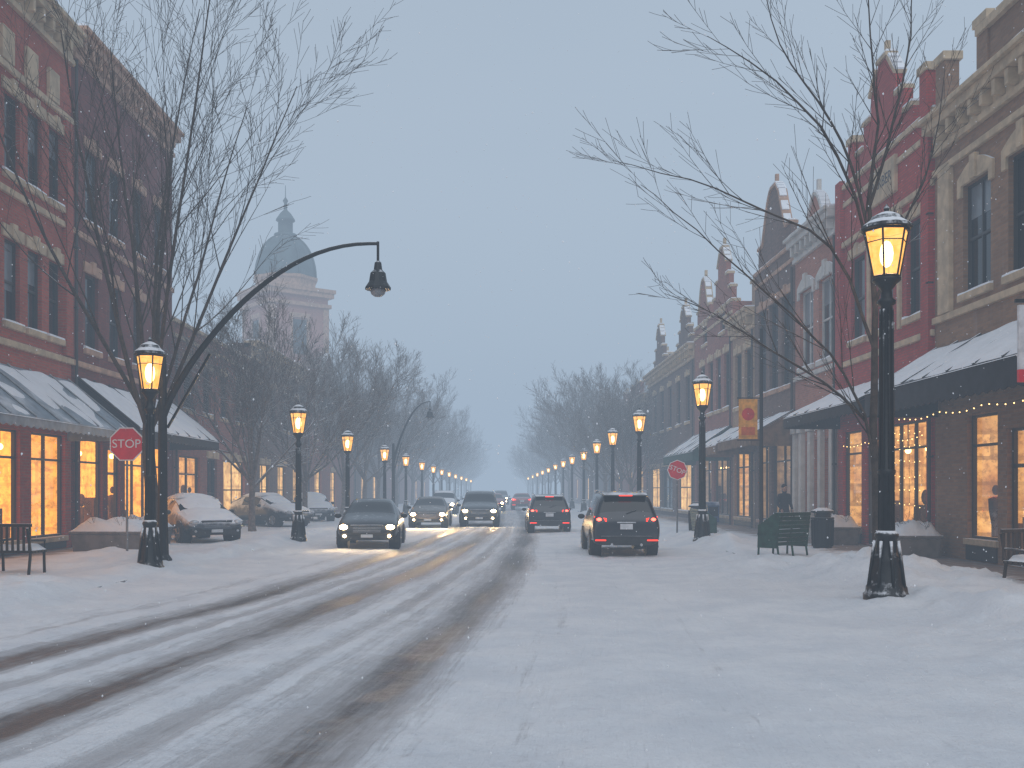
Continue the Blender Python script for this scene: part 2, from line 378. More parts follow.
# ------------------------------------------------------------------ buildings
def building(name, side, X, y0, y1, H, wall, trim, ops, depth=11, cornice='std', gable=None, extra=None, frame=None, room=None, awn=None, course=None, hood='flat', chim=None):
    y0 += .012; y1 -= .012
    sg = 1 if side == 'R' else -1; ym = (y0+y1)/2
    E = empty(name, (X, ym, 0)); fr = frame or FRAME
    rb = random.Random(int(y0*7)+(3 if side == 'R' else 0))
    def P(e, s, z): return (-sg*e, s-ym, z)
    W = MB(); T = MB(); F = MB(); G = MB(); SG = MB(); I = MB(); L = MB(); BL = MB()
    def B(mb, e0, e1, s0, s1, z0, z1, m=0): mb.box(-sg*e0, -sg*e1, s0-ym, s1-ym, z0, z1, m)
    ss = sorted(set([y0, y1]+[o[0] for o in ops]+[o[1] for o in ops])); zs = sorted(set([-.2, H]+[o[2] for o in ops]+[o[3] for o in ops]))
    for i in range(len(ss)-1):
        for j in range(len(zs)-1):
            cs = (ss[i]+ss[i+1])/2; cz = (zs[j]+zs[j+1])/2
            if any(o[0] < cs < o[1] and o[2] < cz < o[3] for o in ops): continue
            W.add([P(0, ss[i], zs[j]), P(0, ss[i+1], zs[j]), P(0, ss[i+1], zs[j+1]), P(0, ss[i], zs[j+1])], [(0, 1, 2, 3)])
    for s in (y0, y1):
        W.add([P(0, s, -.2), P(-depth, s, -.2), P(-depth, s, H), P(0, s, H)], [(0, 1, 2, 3)])
    W.add([P(-depth, y0, -.2), P(-depth, y1, -.2), P(-depth, y1, H), P(-depth, y0, H)], [(0, 1, 2, 3)])
    W.add([P(-.35, y0, H-.5), P(-.35, y1, H-.5), P(-.35, y1, H), P(-.35, y0, H)], [(0, 1, 2, 3)])
    RF = MB(); RF.add([P(0, y0, H-.35), P(0, y1, H-.35), P(-depth, y1, H-.35), P(-depth, y0, H-.35)], [(0, 1, 2, 3)])
    RF.obj('roof', E, [ROOF])
    for o in ops:
        s0, s1, z0, z1, k = o[:5]
        d = -.22
        W.add([P(0, s0, z0), P(d, s0, z0), P(d, s0, z1), P(0, s0, z1)], [(0, 1, 2, 3)]); W.add([P(0, s1, z0), P(d, s1, z0), P(d, s1, z1), P(0, s1, z1)], [(0, 1, 2, 3)])
        W.add([P(0, s0, z0), P(d, s0, z0), P(d, s1, z0), P(0, s1, z0)], [(0, 1, 2, 3)]); W.add([P(0, s0, z1), P(d, s0, z1), P(d, s1, z1), P(0, s1, z1)], [(0, 1, 2, 3)])
        gl = [P(-.17, s0, z0), P(-.17, s1, z0), P(-.17, s1, z1), P(-.17, s0, z1)]
        (SG if k in 'sd' else L if k == 'l' else G).add(gl, [(0, 1, 2, 3)])
        if k == 'w' and z0 > 4 and rb.random() < .35:
            zb = z1-(z1-z0)*rb.uniform(.25, .6); BL.add([P(-.164, s0+.05, zb), P(-.164, s1-.05, zb), P(-.164, s1-.05, z1-.05), P(-.164, s0+.05, z1-.05)], [(0, 1, 2, 3)])
        fw = .06; e0, e1 = -.20, -.11
        B(F, e0, e1, s0, s0+fw, z0, z1); B(F, e0, e1, s1-fw, s1, z0, z1); B(F, e0, e1, s0+fw, s1-fw, z0, z0+fw); B(F, e0, e1, s0+fw, s1-fw, z1-fw, z1)
        if k in 'wl':
            zm = (z0+z1)/2; B(F, e0, e1-.01, s0+fw, s1-fw, zm-.03, zm+.03)
            if s1-s0 > 1.15:
                sm = (s0+s1)/2; B(F, e0, e1-.02, sm-.025, sm+.025, z0+fw, zm-.03); B(F, e0, e1-.02, sm-.025, sm+.025, zm+.03, z1-fw)
            B(T, -.1, .10, s0-.12, s1+.12, z0-.16, z0-.003)
            SN.append((E, sg, -.1, .10, s0-.12-ym, s1+.12-ym, z0-.003))
            if hood == 'flat': B(T, -.02, .06, s0-.15, s1+.15, z1+.003, z1+.30); B(T, -.02, .10, (s0+s1)/2-.12, (s0+s1)/2+.12, z1+.006, z1+.38)
            else:
                n = 8; A = []; 
                for q in range(n+1):
                    t = q/n; A.append((s0-.18+(s1-s0+.36)*t, z1+.18+.30*math.sin(math.pi*t)))
                lo = [(s1+.18, z1-.25), (s1+.003, z1-.25), (s1+.003, z1+.003), (s0-.003, z1+.003), (s0-.003, z1-.25), (s0-.18, z1-.25)]
                pl = A+lo
                T.prism([P(.07, a, z) for a, z in pl], [P(-.02, a, z) for a, z in pl])
                B(T, .0, .12, (s0+s1)/2-.13, (s0+s1)/2+.13, z1+.01, z1+.56)
        elif k == 's':
            nm = max(1, int(round((s1-s0)/1.1)))
            for q in range(1, nm):
                sm = s0+(s1-s0)*q/nm; B(F, e0, e1-.01, sm-.03, sm+.03, z0+fw, z1-fw)
            B(F, e0, e1-.02, s0+fw, s1-fw, z1-.72, z1-.66)
            B(T, -.1, .08, s0-.05, s1+.05, z0-.14, z0-.003)
            B(F, -.02, .04, s0+.0, s1-.0, .12, z0-.16)
        elif k == 'd':
            B(F, e0, e1-.01, s0+fw, s1-fw, z0+fw, z0+.35); B(F, e0, e1-.01, s0+fw, s1-fw, z0+2.05, z0+2.13)
            B(F, -.11, -.06, s0+.12, s0+.15, z0+.9, z0+1.3)
    if room:
        a, b_ = y0+.25, y1-.25; e0, e1 = -.26, -2.6; zt = 3.7
        q = [(P(e1, a, 0), P(e1, b_, 0), P(e1, b_, zt), P(e1, a, zt)), (P(e0, a, 0), P(e1, a, 0), P(e1, a, zt), P(e0, a, zt)), (P(e0, b_, 0), P(e1, b_, 0), P(e1, b_, zt), P(e0, b_, zt)),
             (P(e0, a, .1), P(e0, b_, .1), P(e1, b_, .1), P(e1, a, .1)), (P(e0, a, zt), P(e0, b_, zt), P(e1, b_, zt), P(e1, a, zt))]
        for k in q: I.add(k, [(0, 1, 2, 3)], 0)
        rr = random.Random(int(y0*10))
        s = a+.3
        while s < b_-.5:
            w = rr.uniform(.3, .9); h = rr.uniform(.6, 1.6); e = rr.uniform(-1.6, -.6)
            B(I, e-.3, e, s, s+w, .12, h, 1)
            if rr.random() < .6: I.sph(P(e-.15, s+w/2, h+.22), (.12, .12, .22), 1)
            if rr.random() < .4: 
                I.tube([P(-.7, s+.2, .12), P(-.7, s+.2, .9), P(-.7, s+.2, 1.25), P(-.7, s+.2, 1.5), P(-.7, s+.2, 1.55)], [.09, .10, .16, .17, .05], 8, 1); I.sph(P(-.7, s+.2, 1.7), (.08, .09, .12), 1)
            if rr.random() < .6:
                B(I, -1.25, -1.22, s+.1, s+.12, 2.9, zt-.01, 1); I.sph(P(-1.235, s+.11, 2.85), .09, 2)
            s += w+rr.uniform(.3, 1.2)
        I.obj('shop_interior', E, [room, GOODS, PEND])
    if cornice == 'std':
        B(T, -.36, .12, y0, y1, H-.75, H-.60); B(T, -.36, .34, y0, y1, H-.22, H+.0); B(T, -.36, .46, y0, y1, H+.002, H+.12)
        B(T, -.02, .06, y0, y1, H-.598, H-.222)
        s = y0+.3
        while s < y1-.2: B(T, .05, .30, s-.07, s+.07, H-.56, H-.225); s += .55
        SN.append((E, sg, -.36, .46, y0-ym, y1-ym, H+.12))
    elif cornice == 'coping':
        B(T, -.40, .08, y0, y1, H+.002, H+.14); B(T, -.02, .05, y0, y1, H-.55, H-.40)
        SN.append((E, sg, -.40, .08, y0-ym, y1-ym, H+.14))
    if course:
        for z in course: B(T, -.02, .09, y0, y1, z, z+.16)
    for cs_, ch in (chim or []):
        B(W, -1.5, -.8, cs_-.45, cs_+.45, H-.3, H+ch); B(T, -1.58, -.72, cs_-.53, cs_+.53, H+ch+.003, H+ch+.14)
        SN.append((E, sg, -1.58, -.72, cs_-.53-ym, cs_+.53-ym, H+ch+.14))
        for dd in (-.2, .2):
            c_ = P(-1.15, cs_+dd, 0); T.lathe([(.13, H+ch+.14), (.11, H+ch+.5), (.13, H+ch+.55)], 8, 0, (c_[0], c_[1], 0))
    for gg in (gable or []):
        a, b_, zp, style = gg; m_ = (a+b_)/2; w = (b_-a)
        if style == 'tri': pl = [(a, H), (m_-.18, zp), (m_+.18, zp), (b_, H)]
        elif style == 'shoulder':
            h = zp-H; pl = [(a, H), (a, H+.3*h), (a+.15*w, H+.3*h), (m_-.16*w, zp-.12*h), (m_-.08*w, zp), (m_+.08*w, zp), (m_+.16*w, zp-.12*h), (b_-.15*w, H+.3*h), (b_, H+.3*h), (b_, H)]
        elif style == 'flat':
            h = zp-H; pl = [(a, H), (a, zp), (b_, zp), (b_, H)]
        elif style == 'step':
            h = zp-H; pl = [(a, H), (a, H+.22*h), (a+.14*w, H+.22*h), (a+.14*w, H+.48*h), (a+.28*w, H+.48*h), (a+.28*w, H+.72*h), (m_-.09*w, zp-.04*h), (m_-.09*w, zp), (m_+.09*w, zp), (m_+.09*w, zp-.04*h),
                 (b_-.28*w, H+.72*h), (b_-.28*w, H+.48*h), (b_-.14*w, H+.48*h), (b_-.14*w, H+.22*h), (b_, H+.22*h), (b_, H)]
        else:
            pl = [(a, H)]
            for q in range(13):
                t = q/12; pl.append((a+w*(.1+.8*t), H+(zp-H)*(.25+.75*math.sin(math.pi*t))))
            pl.append((b_, H))
        W.prism([P(-.004, s, z+.10) for s, z in pl], [P(-.24, s, z+.10) for s, z in pl])
        for i in range(len(pl)-1):
            (s0, z0), (s1, z1) = pl[i], pl[i+1]
            dx, dz = s1-s0, z1-z0; l = math.hypot(dx, dz)
            if l < .02 or abs(dx) < .01: continue
            nx, nz = -dz/l*.12, dx/l*.12
            A = [(s0, z0+.10), (s1, z1+.10), (s1+nx, z1+nz+.10), (s0+nx, z0+nz+.10)]
            T.prism([P(.07, s, z) for s, z in A], [P(-.29, s, z) for s, z in A])
            lerp = lambda t: (s0+dx*t, z0+dz*t)
            segs = [(0, .3), (.42, .66), (.8, 1)] if abs(dz) > .3*abs(dx) else [(0, 1)]
            for q0, q1 in segs:
                (u0, v0), (u1, v1) = lerp(q0), lerp(q1)
                A2 = [(u0+nx, v0+nz+.10), (u1+nx, v1+nz+.10), (u1+nx*1.45, v1+nz*1.45+.10), (u0+nx*1.45, v0+nz*1.45+.10)]
                SNW.setdefault(E.name, (E, MB()))[1].prism([P(.05, s, z) for s, z in A2], [P(-.22, s, z) for s, z in A2])
        B(T, -.2, -.06, m_-.07, m_+.07, zp+.22, zp+.65)
    if extra: extra(E, P, B, W, T, F)
    DP = MB(); DP.tube([P(.09, y0+.12, .1), P(.09, y0+.12, H-.8)], .045, 8)
    for z in (2.5, 4.6, 6.8, 8.5): 
        if z < H-1: B(DP, 0, .14, y0+.06, y0+.18, z, z+.05)
    DP.obj('downpipe', E, [TRIMD], uv=False)
    W.obj('walls', E, [wall]); T.obj('stone_trim', E, [trim], bevel=.012); F.obj('window_frames', E, [fr]); G.obj('window_glass', E, [GLASS]); SG.obj('shop_glass', E, [SHOPG]); L.obj('lit_windows', E, [LITP]); BL.obj('window_blinds', E, [BLIND])
    for aw in (awn or []):
        a, b_, zt, zb, pr, mt, val = aw[:7]; cov = aw[7] if len(aw) > 7 else .8
        A = MB(); n = max(2, int((b_-a)/.35)); 
        for q in range(n):
            s0 = a+(b_-a)*q/n; s1 = a+(b_-a)*(q+1)/n
            A.prism([P(.02, s0, zt), P(pr, s0, zb), P(pr, s1, zb), P(.02, s1, zt)], [P(.02, s0, zt-.05), P(pr, s0, zb-.05), P(pr, s1, zb-.05), P(.02, s1, zt-.05)])
        for s in (a, b_-.02):
            A.prism([P(.02, s, zt-.06), P(pr-.01, s, zb-.055), P(pr-.01, s, zb-val), P(.02, s, zb-val)], [P(.02, s+.02, zt-.06), P(pr-.01, s+.02, zb-.055), P(pr-.01, s+.02, zb-val), P(.02, s+.02, zb-val)])
        nv = max(4, int((b_-a)/.3))
        for q in range(nv):
            s0 = a+(b_-a)*q/nv; s1 = a+(b_-a)*(q+1)/nv; sm = (s0+s1)/2
            A.prism([P(pr, s0, zb-.052), P(pr, s1, zb-.052), P(pr, s1, zb-val+.05), P(pr, sm, zb-val), P(pr, s0, zb-val+.05)], [P(pr-.03, s0, zb-.052), P(pr-.03, s1, zb-.052), P(pr-.03, s1, zb-val+.05), P(pr-.03, sm, zb-val), P(pr-.03, s0, zb-val+.05)])
        A.obj('awning', E, [mt])
        RB = MB(); s = a
        while s <= b_+.01:
            RB.tube([P(.04, s, zt+.02), P(pr+.01, s, zb+.02)], .022, 5); s += (b_-a)/max(1, round((b_-a)/1.1))
        RB.obj('awning_ribs', E, [STEEL if mt is CAN_M else TRIMD])
        S = MB(); ni = 10; nj = max(6, int((b_-a)/.16))
        for j in range(nj+1):
            for i in range(ni+1):
                t = i/ni; s = a+(b_-a)*j/nj
                h = .09+.05*noise.noise((s*1.3, t*3, y0)) - (1-cov)*.22*(noise.noise((s*.8, t*2.2, 7+y0))*1.6+.9+(.9*t-.4))
                if i in (0, ni) or j in (0, nj): h = -.03
                S.v.append(P(.02+(pr-.0)*t, s, zt+(zb-zt)*t+h))
        for j in range(nj):
            for i in range(ni): S.f.append([j*(ni+1)+i, j*(ni+1)+i+1, (j+1)*(ni+1)+i+1, (j+1)*(ni+1)+i]); S.m.append(0)
        S.obj('awning_snow', E, [SNOWM], smooth=True)
    return E
SN = []; SNW = {}
def row(cs, w, z0, z1, k='w'): return [(c-w/2, c+w/2, z0, z1, k) for c in cs]

# right side
XR = 10.7
def ex_R1(E, P, B, W, T, F):
    for s in (12.3, 16.4, 23.9): B(T, -.02, .12, s-.3, s+.3, 5.92, 9.34)
    B(W, -.3, .0, 18.8, 22.2, 10.4, 11.8); B(T, -.36, .12, 18.7, 22.3, 11.8, 12.0)
    for s in (24.2, 18.9, 22.1): B(W, -.3, .05, s-.25, s+.25, 10.7, 12.0); B(T, -.36, .12, s-.33, s+.33, 12.003, 12.2)
building('brown_brick_building', 'R', XR, 12, 24.6, 10.6, B_BROWN, TRIM,
    row([22.45, 20.4, 18.2, 14.6], 1.3, 6.2, 8.7)+[(21.5, 22.9, .6, 3.4, 's'), (20.2, 21.1, .12, 3.0, 'd'), (17.0, 19.8, .6, 3.4, 's'), (12.8, 16.4, .6, 3.4, 's')],
    course=[5.75, 9.35], hood='arch', extra=ex_R1, room=INT, awn=[(16.6, 24.4, 5.15, 4.05, 1.8, CAN_K, .58, .82)])
def ex_R2(E, P, B, W, T, F):
    B(T, -.02, .10, 26.9, 28.7, 9.75, 10.75)
    for s in (24.9, 31.3): B(W, -.02, .14, s-.22, s+.22, 4.6, 11.3)
    for s in (26.7, 28.9): B(T, -.02, .08, s-.09, s+.09, 6.0, 9.19)
    for s in (25.2, 30.4): B(W, -.3, .05, s-.2, s+.2, 11.15, 12.2); B(T, -.34, .1, s-.27, s+.27, 12.203, 12.4)
e2 = building('red_brick_building', 'R', XR, 24.6, 31.65, 11.0, B_RED2, TRIM,
    row([25.75, 27.8, 29.9], 1.15, 6.2, 8.7)+[(25.1, 28.0, .55, 3.5, 's'), (28.3, 29.3, .12, 3.2, 'd'), (29.6, 31.2, .55, 3.5, 's')],
    cornice='coping', gable=[(25.9, 30.0, 13.6, 'step')], course=[5.5, 9.2], extra=ex_R2, room=INT, awn=[(24.8, 31.4, 4.8, 3.95, 1.8, CAN_K, .34, .9)])
text('wall_sign_text', e2, 'BARBER', .42, (-.106, -.3, 10.25), (math.radians(90), 0, math.radians(-90)), TRIMD)
def ex_R3(E, P, B, W, T, F):
    for s in (31.95, 33.1, 34.2, 35.2, 35.95): B(T, -.02, .16, s-.14, s+.14, 0, 3.7); B(T, -.02, .22, s-.2, s+.2, 3.703, 3.9)
    B(T, -.02, .2, 31.68, 36.2, 3.903, 4.3)
building('pink_brick_building', 'R', XR, 31.65, 36.25, 10.6, B_PINK, TRIMW,
    row([32.8, 34.9], 1.5, 6.0, 8.7)+[(32.15, 32.95, .5, 3.4, 's'), (33.3, 34.0, .5, 3.4, 's'), (34.4, 35.0, .12, 3.4, 's'), (35.4, 35.8, .5, 3.4, 's')],
    gable=[(33.0, 34.9, 11.6, 'round')], hood='arch', course=[5.6], frame=FRAMEW, extra=ex_R3, room=INT_D, chim=[(32.4, 1.6)])
building('dark_gabled_building', 'R', XR, 36.25, 42, 10.6, B_GREY, TRIMR,
    row([37.4, 39.1, 40.8], 1.2, 5.6, 9.0)+[(36.7, 39.4, .5, 3.5, 's'), (39.8, 41.5, .5, 3.5, 's')],
    cornice='coping', gable=[(36.8, 41.4, 13.4, 'shoulder')], room=INT_D, awn=[(36.3, 41.8, 4.6, 3.7, 1.6, CAN_B, .4, .8)])
building('tan_brick_building', 'R', XR, 42, 46, 9.3, B_TAN, TRIM,
    row([43.1, 44.9], 1.2, 5.4, 7.8)+[(42.4, 45.6, .5, 3.4, 's')], room=INT, awn=[(42.1, 45.8, 4.5, 3.6, 1.6, CAN_B, .4, .8)], chim=[(45.2, 1.8)])
building('twin_gabled_building', 'R', XR, 46, 55, 10.4, B_MUTE, TRIM,
    row([47.2, 49, 50.8, 52.8], 1.1, 5.6, 8.2)+row([48.1, 52.2], 1.0, 9.3, 10.2)+[(46.5, 50, .5, 3.4, 's'), (50.6, 54.4, .5, 3.4, 's')],
    cornice='coping', gable=[(46.2, 50.2, 13.2, 'step'), (50.9, 54.2, 12.6, 'shoulder')], room=INT_D, awn=[(46.2, 54.5, 4.7, 3.5, 1.8, CAN_G, .45, .75)])
building('stepped_gable_building', 'R', XR, 55, 72, 9.7, B_GREY, TRIM,
    row([57, 60, 63, 66, 69], 1.2, 5.6, 8.2)+[(56, 60, .5, 3.2, 'l'), (62, 66, .5, 3.2, 'w'), (67, 71, .5, 3.2, 'l')], gable=[(56, 60.5, 12.2, 'step'), (65, 69.5, 12.6, 'step')], chim=[(62, 1.8), (71, 1.6)])
building('corner_shop_building', 'R', XR, 72, 96, 8.6, B_MUTE, TRIM, row([75, 79, 83, 87, 91], 1.4, 5.4, 7.4)+row([76, 82, 90], 2.6, .5, 3.2, 'l'), gable=[(76, 82, 9.8, 'flat')], chim=[(85, 1.8), (93, 2)])
building('long_brick_building', 'R', XR, 97, 130, 10.5, B_GREY, TRIM, row([100, 105, 110, 115, 120, 125], 1.6, 5.6, 8)+row([102, 112, 122], 3, .5, 3.2, 'l'))
building('brick_office_building', 'R', XR, 131, 175, 12, B_MUTE, TRIM, row([136, 144, 152, 160, 168], 2, 5.6, 8)+row([139, 155], 3, .5, 3.2, 'l'))
# left side
XL = -12.0
def ex_L1(E, P, B, W, T, F):
    for s in (12, 16, 20, 23.6, 27.7): B(W, -.02, .12, s-.28, s+.16, 5.4, 11.85)
    for s in [10.5+i*1.25 for i in range(14)]: B(T, .0, .10, s-.3, s+.3, 12.1, 12.9)
building('red_brick_shop_building', 'L', XL, 10, 28, 14.3, B_RED, TRIM,
    row([27.0, 25.8, 24.6, 22.6, 21.4, 19, 17.8, 15, 13.8], .78, 5.8, 7.85)+row([27.0, 25.8, 24.6, 22.6, 21.4, 19, 17.8, 15, 13.8], .78, 9.45, 11.4)
    + [(25.6, 27.6, .45, 3.2, 's'), (22.6, 25.0, .45, 3.2, 's'), (19, 22.2, .45, 3.2, 's'), (13, 18.4, .45, 3.2, 's')],
    course=[5.2, 8.9, 11.9], extra=ex_L1, room=INT_L, awn=[(14, 27.7, 4.75, 3.3, 1.8, CAN_M, .25, .58)])
building('dark_brick_building', 'L', XL, 28, 36.6, 14.6, B_DARK, TRIMR,
    row([29.4, 31.2, 33.2, 35.2], .95, 5.8, 8.0)+row([29.4, 31.2, 33.2, 35.2], .95, 9.5, 11.6)+[(28.6, 30.2, .45, 3.2, 's'), (30.6, 31.6, .12, 3.0, 'd'), (32, 36, .45, 3.2, 's')],
    course=[5.2, 8.9], room=INT_L, awn=[(28.3, 36.3, 4.9, 3.45, 1.8, CAN_K, .3, .84)])
building('low_brick_building', 'L', XL, 36.7, 48, 7.9, B_MUTE, TRIM,
    row([38.5, 41, 43.5, 46], 1.1, 4.8, 6.6)+[(37.4, 40, .4, 3.0, 's'), (41, 42.4, .12, 3, 'w'), (43.4, 47, .4, 3.0, 'l')], room=INT, cornice='coping')
building('plain_shop_building', 'L', XL, 48.2, 62, 8.8, B_GREY, TRIM, row([50, 53, 56, 59], 1.1, 5, 7)+row([51, 55, 59], 2, .4, 3, 'l'))
building('gabled_shop_building', 'L', XL, 62.2, 82, 8.4, B_MUTE, TRIM, row([65, 69, 73, 77], 1.2, 5, 7)+row([66, 72, 78], 2.4, .4, 3, 'l'), cornice='coping', gable=[(66, 74, 11, 'tri')])
building('terrace_building', 'L', XL, 82.2, 104, 9.5, B_GREY, TRIM, row([86, 91, 96, 101], 1.4, 5, 7)+row([88, 96], 3, .4, 3, 'l'))
building('distant_shop_building', 'L', XL, 118, 170, 10.5, B_MUTE, TRIM, row([124, 132, 140, 148, 156], 1.8, 5, 7)+row([128, 144, 160], 3, .4, 3, 'l'))
for (E, sg, e0, e1, s0, s1, z) in SN:
    mb = SNW.setdefault(E.name, (E, MB()))[1]
    n = max(2, int((s1-s0)/.35)); 
    for q in range(n):
        a = s0+(s1-s0)*q/n+.01; b_ = s0+(s1-s0)*(q+1)/n
        h = .06+.05*noise.noise((a*2.1, z, e1))
        h2 = .06+.05*noise.noise((b_*2.1, z, e1))
        x0, x1 = -sg*(e0+.01), -sg*(e1-.015); xm = (x0+x1)/2
        A = [(x0, a, z+.002), (x1, a, z+.002), (x1*.9+xm*.1, a, z+h*.7), (xm, a, z+h), (x0*.9+xm*.1, a, z+h*.7)]
        Bb = [(x0, b_, z+.002), (x1, b_, z+.002), (x1*.9+xm*.1, b_, z+h2*.7), (xm, b_, z+h2), (x0*.9+xm*.1, b_, z+h2*.7)]
        mb.prism(A, Bb)
for k, (E, mb) in SNW.items(): mb.obj('ledge_snow', E, [SNOWM], uv=False)

# domed tower
def tower():
    E = empty('domed_tower', (-23.6, 110, 0), math.radians(38))
    W = MB(); T = MB(); D = MB(); G = MB()
    s = 3.4
    W.box(-s, s, -s, s, -.2, 22.6)
    W.box(-7, 7, -7, 9, -.2, 12)
    for a in range(4):
        R = Matrix.Rotation(math.pi/2*a, 3, 'Z')
        def q(mb, x0, x1, d0, d1, z0, z1):
            c = [R @ Vector(p) for p in ((x0, -s-d0, z0), (x1, -s-d0, z0), (x1, -s-d1, z0), (x0, -s-d1, z0), (x0, -s-d0, z1), (x1, -s-d0, z1), (x1, -s-d1, z1), (x0, -s-d1, z1))]
            mb.add(c, [(0, 3, 2, 1), (4, 5, 6, 7), (0, 1, 5, 4), (1, 2, 6, 5), (2, 3, 7, 6), (3, 0, 4, 7)])
        for x in (0,):
            q(G, x-.8, x+.8, -.05, .03, 16.3, 20); q(T, x-1.1, x-.82, -.05, .12, 16.0, 20.2); q(T, x+.82, x+1.1, -.05, .12, 16.0, 20.2); q(T, x-1.2, x+1.2, -.05, .16, 20.2, 20.7)
        q(T, -s, -s+.6, -.05, .14, 12, 21.4); q(T, s-.6, s, -.05, .14, 12, 21.4)
    T.box(-s-.25, s+.25, -s-.25, s+.25, 15.0, 15.4)
    T.box(-s-.3, s+.3, -s-.3, s+.3, 21.5, 21.9); T.box(-s-.5, s+.5, -s-.5, s+.5, 22.6, 23.1); T.box(-s-.65, s+.65, -s-.65, s+.65, 23.103, 23.5)
    T.lathe([(3.4, 23.5), (3.4, 24.5), (3.65, 24.6), (3.65, 24.9)], 8)
    prof = [(3.45, 24.9)]+[(3.4*math.cos(t*math.pi/2*.80), 24.9+4.6*math.sin(t*math.pi/2*.80)/math.sin(math.pi/2*.8)) for t in [i/9 for i in range(10)]]
    D.lathe(prof, 24)
    for i in range(8):
        t = 2*math.pi*i/8
        D.tube([((r+.05)*math.cos(t), (r+.05)*math.sin(t), z) for r, z in prof[1:]], .12, 5)
    D.lathe([(1.25, 29.4), (1.25, 29.8), (.8, 29.9), (.8, 31.2), (1.05, 31.3), (1.0, 31.5), (.6, 32.1), (.2, 32.5), (.15, 33.2), (.3, 33.5), (.05, 33.9), (.03, 35.2)], 12)
    W.obj('walls', E, [B_TOWER]); T.obj('stone_trim', E, [TRIMR]); D.obj('dome', E, [pm('dome_copper', (.07, .115, .13), .6, .1, .2, 1, snow=(.8, 1.15))], smooth=True); G.obj('louvres', E, [GLASS])
tower()

# ------------------------------------------------------------------ trees
def rdir(d, ang, rnd):
    d = d.normalized(); a = d.orthogonal().normalized(); a.rotate(Matrix.Rotation(rnd.uniform(0, 6.283), 3, d))
    return (d*math.cos(ang)+a*math.sin(ang)).normalized()
def twig(mb, p, d, L, r, lv, rnd, cfg):
    n = max(3, min(8, int(L/.35)+2)); pts = [Vector(p)]; rad = [r]; dd = Vector(d)
    for i in range(n):
        dd = (dd+Vector((rnd.uniform(-1, 1), rnd.uniform(-1, 1), rnd.uniform(-.8, 1)))*cfg['wig']+Vector((0, 0, cfg['up']))).normalized()
        pts.append(pts[-1]+dd*L/n); rad.append(max(cfg['rmin'], r*(1-.8*(i+1)/n)))
    mb.tube(pts, rad, 6 if lv == 0 else (4 if r > .02 else 3), 0, False)
    spawn(mb, pts, rad, L, lv, rnd, cfg)
def spawn(mb, pts, rad, L, lv, rnd, cfg, start=.2):
    if lv >= cfg['lv']: return
    k = cfg['kids'][lv]; n = len(pts)-1
    for c in range(k):
        t = start+(1-start)*(c+rnd.random())/k; t = min(t, .999); i = int(t*n); f = t*n-i
        p = pts[i].lerp(pts[i+1], f); d = pts[i+1]-pts[i]; r = rad[i]*(1-f)+rad[i+1]*f
        nd = rdir(d, math.radians(rnd.uniform(*cfg['ang'])), rnd)
        if nd.z < -.15: nd.z *= -.5
        l = L*rnd.uniform(*cfg['len'])*(1-.35*t)
        twig(mb, p, nd, l, max(cfg['rmin'], r*cfg.get('rr', .62)), lv+1, rnd, cfg)
def tree_mesh(seed, H, trunk_h, r0, mains, cfg, mat, mains_ang=(22, 45), mr=(.45, .7)):
    rnd = random.Random(seed); mb = MB()
    pts = [Vector((0, 0, -.1))]; x = y = 0
    for i in range(1, 6):
        x += rnd.uniform(-.07, .07); y += rnd.uniform(-.07, .07); pts.append(Vector((x, y, trunk_h*i/5)))
    rad = [r0*1.5, r0*1.1, r0, r0*.95, r0*.9, r0*.8]
    mb.tube(pts, rad, 8, 0, False)
    for i in range(mains):
        az = 2*math.pi*(i+rnd.uniform(-.25, .25))/mains; an = math.radians(rnd.uniform(*mains_ang)) if i else math.radians(5)
        d = Vector((math.cos(az)*math.sin(an), math.sin(az)*math.sin(an), math.cos(an)))
        L = (H-trunk_h)*rnd.uniform(.75, 1.05)*(math.cos(an)*.3+.7)
        p = pts[-1].lerp(pts[-2], rnd.uniform(0, .9)) if i else pts[-1]
        twig(mb, p, d, L, r0*rnd.uniform(*mr), 0, rnd, cfg)
    return mb.mesh('branches', [mat], smooth=True, recalc=False, uv=False)
cfgH = dict(lv=3, kids=[9, 7, 5], ang=(16, 38), len=(.36, .56), wig=.055, up=.025, rmin=.0042, rr=.52)
m = tree_mesh(12, 13.2, 3.2, .145, 9, cfgH, BARK, (9, 30), (.28, .42))
t_ = empty('bare_tree', (-7.75, 22.2, .1)); link('branches', m, t_, rot=1.0)
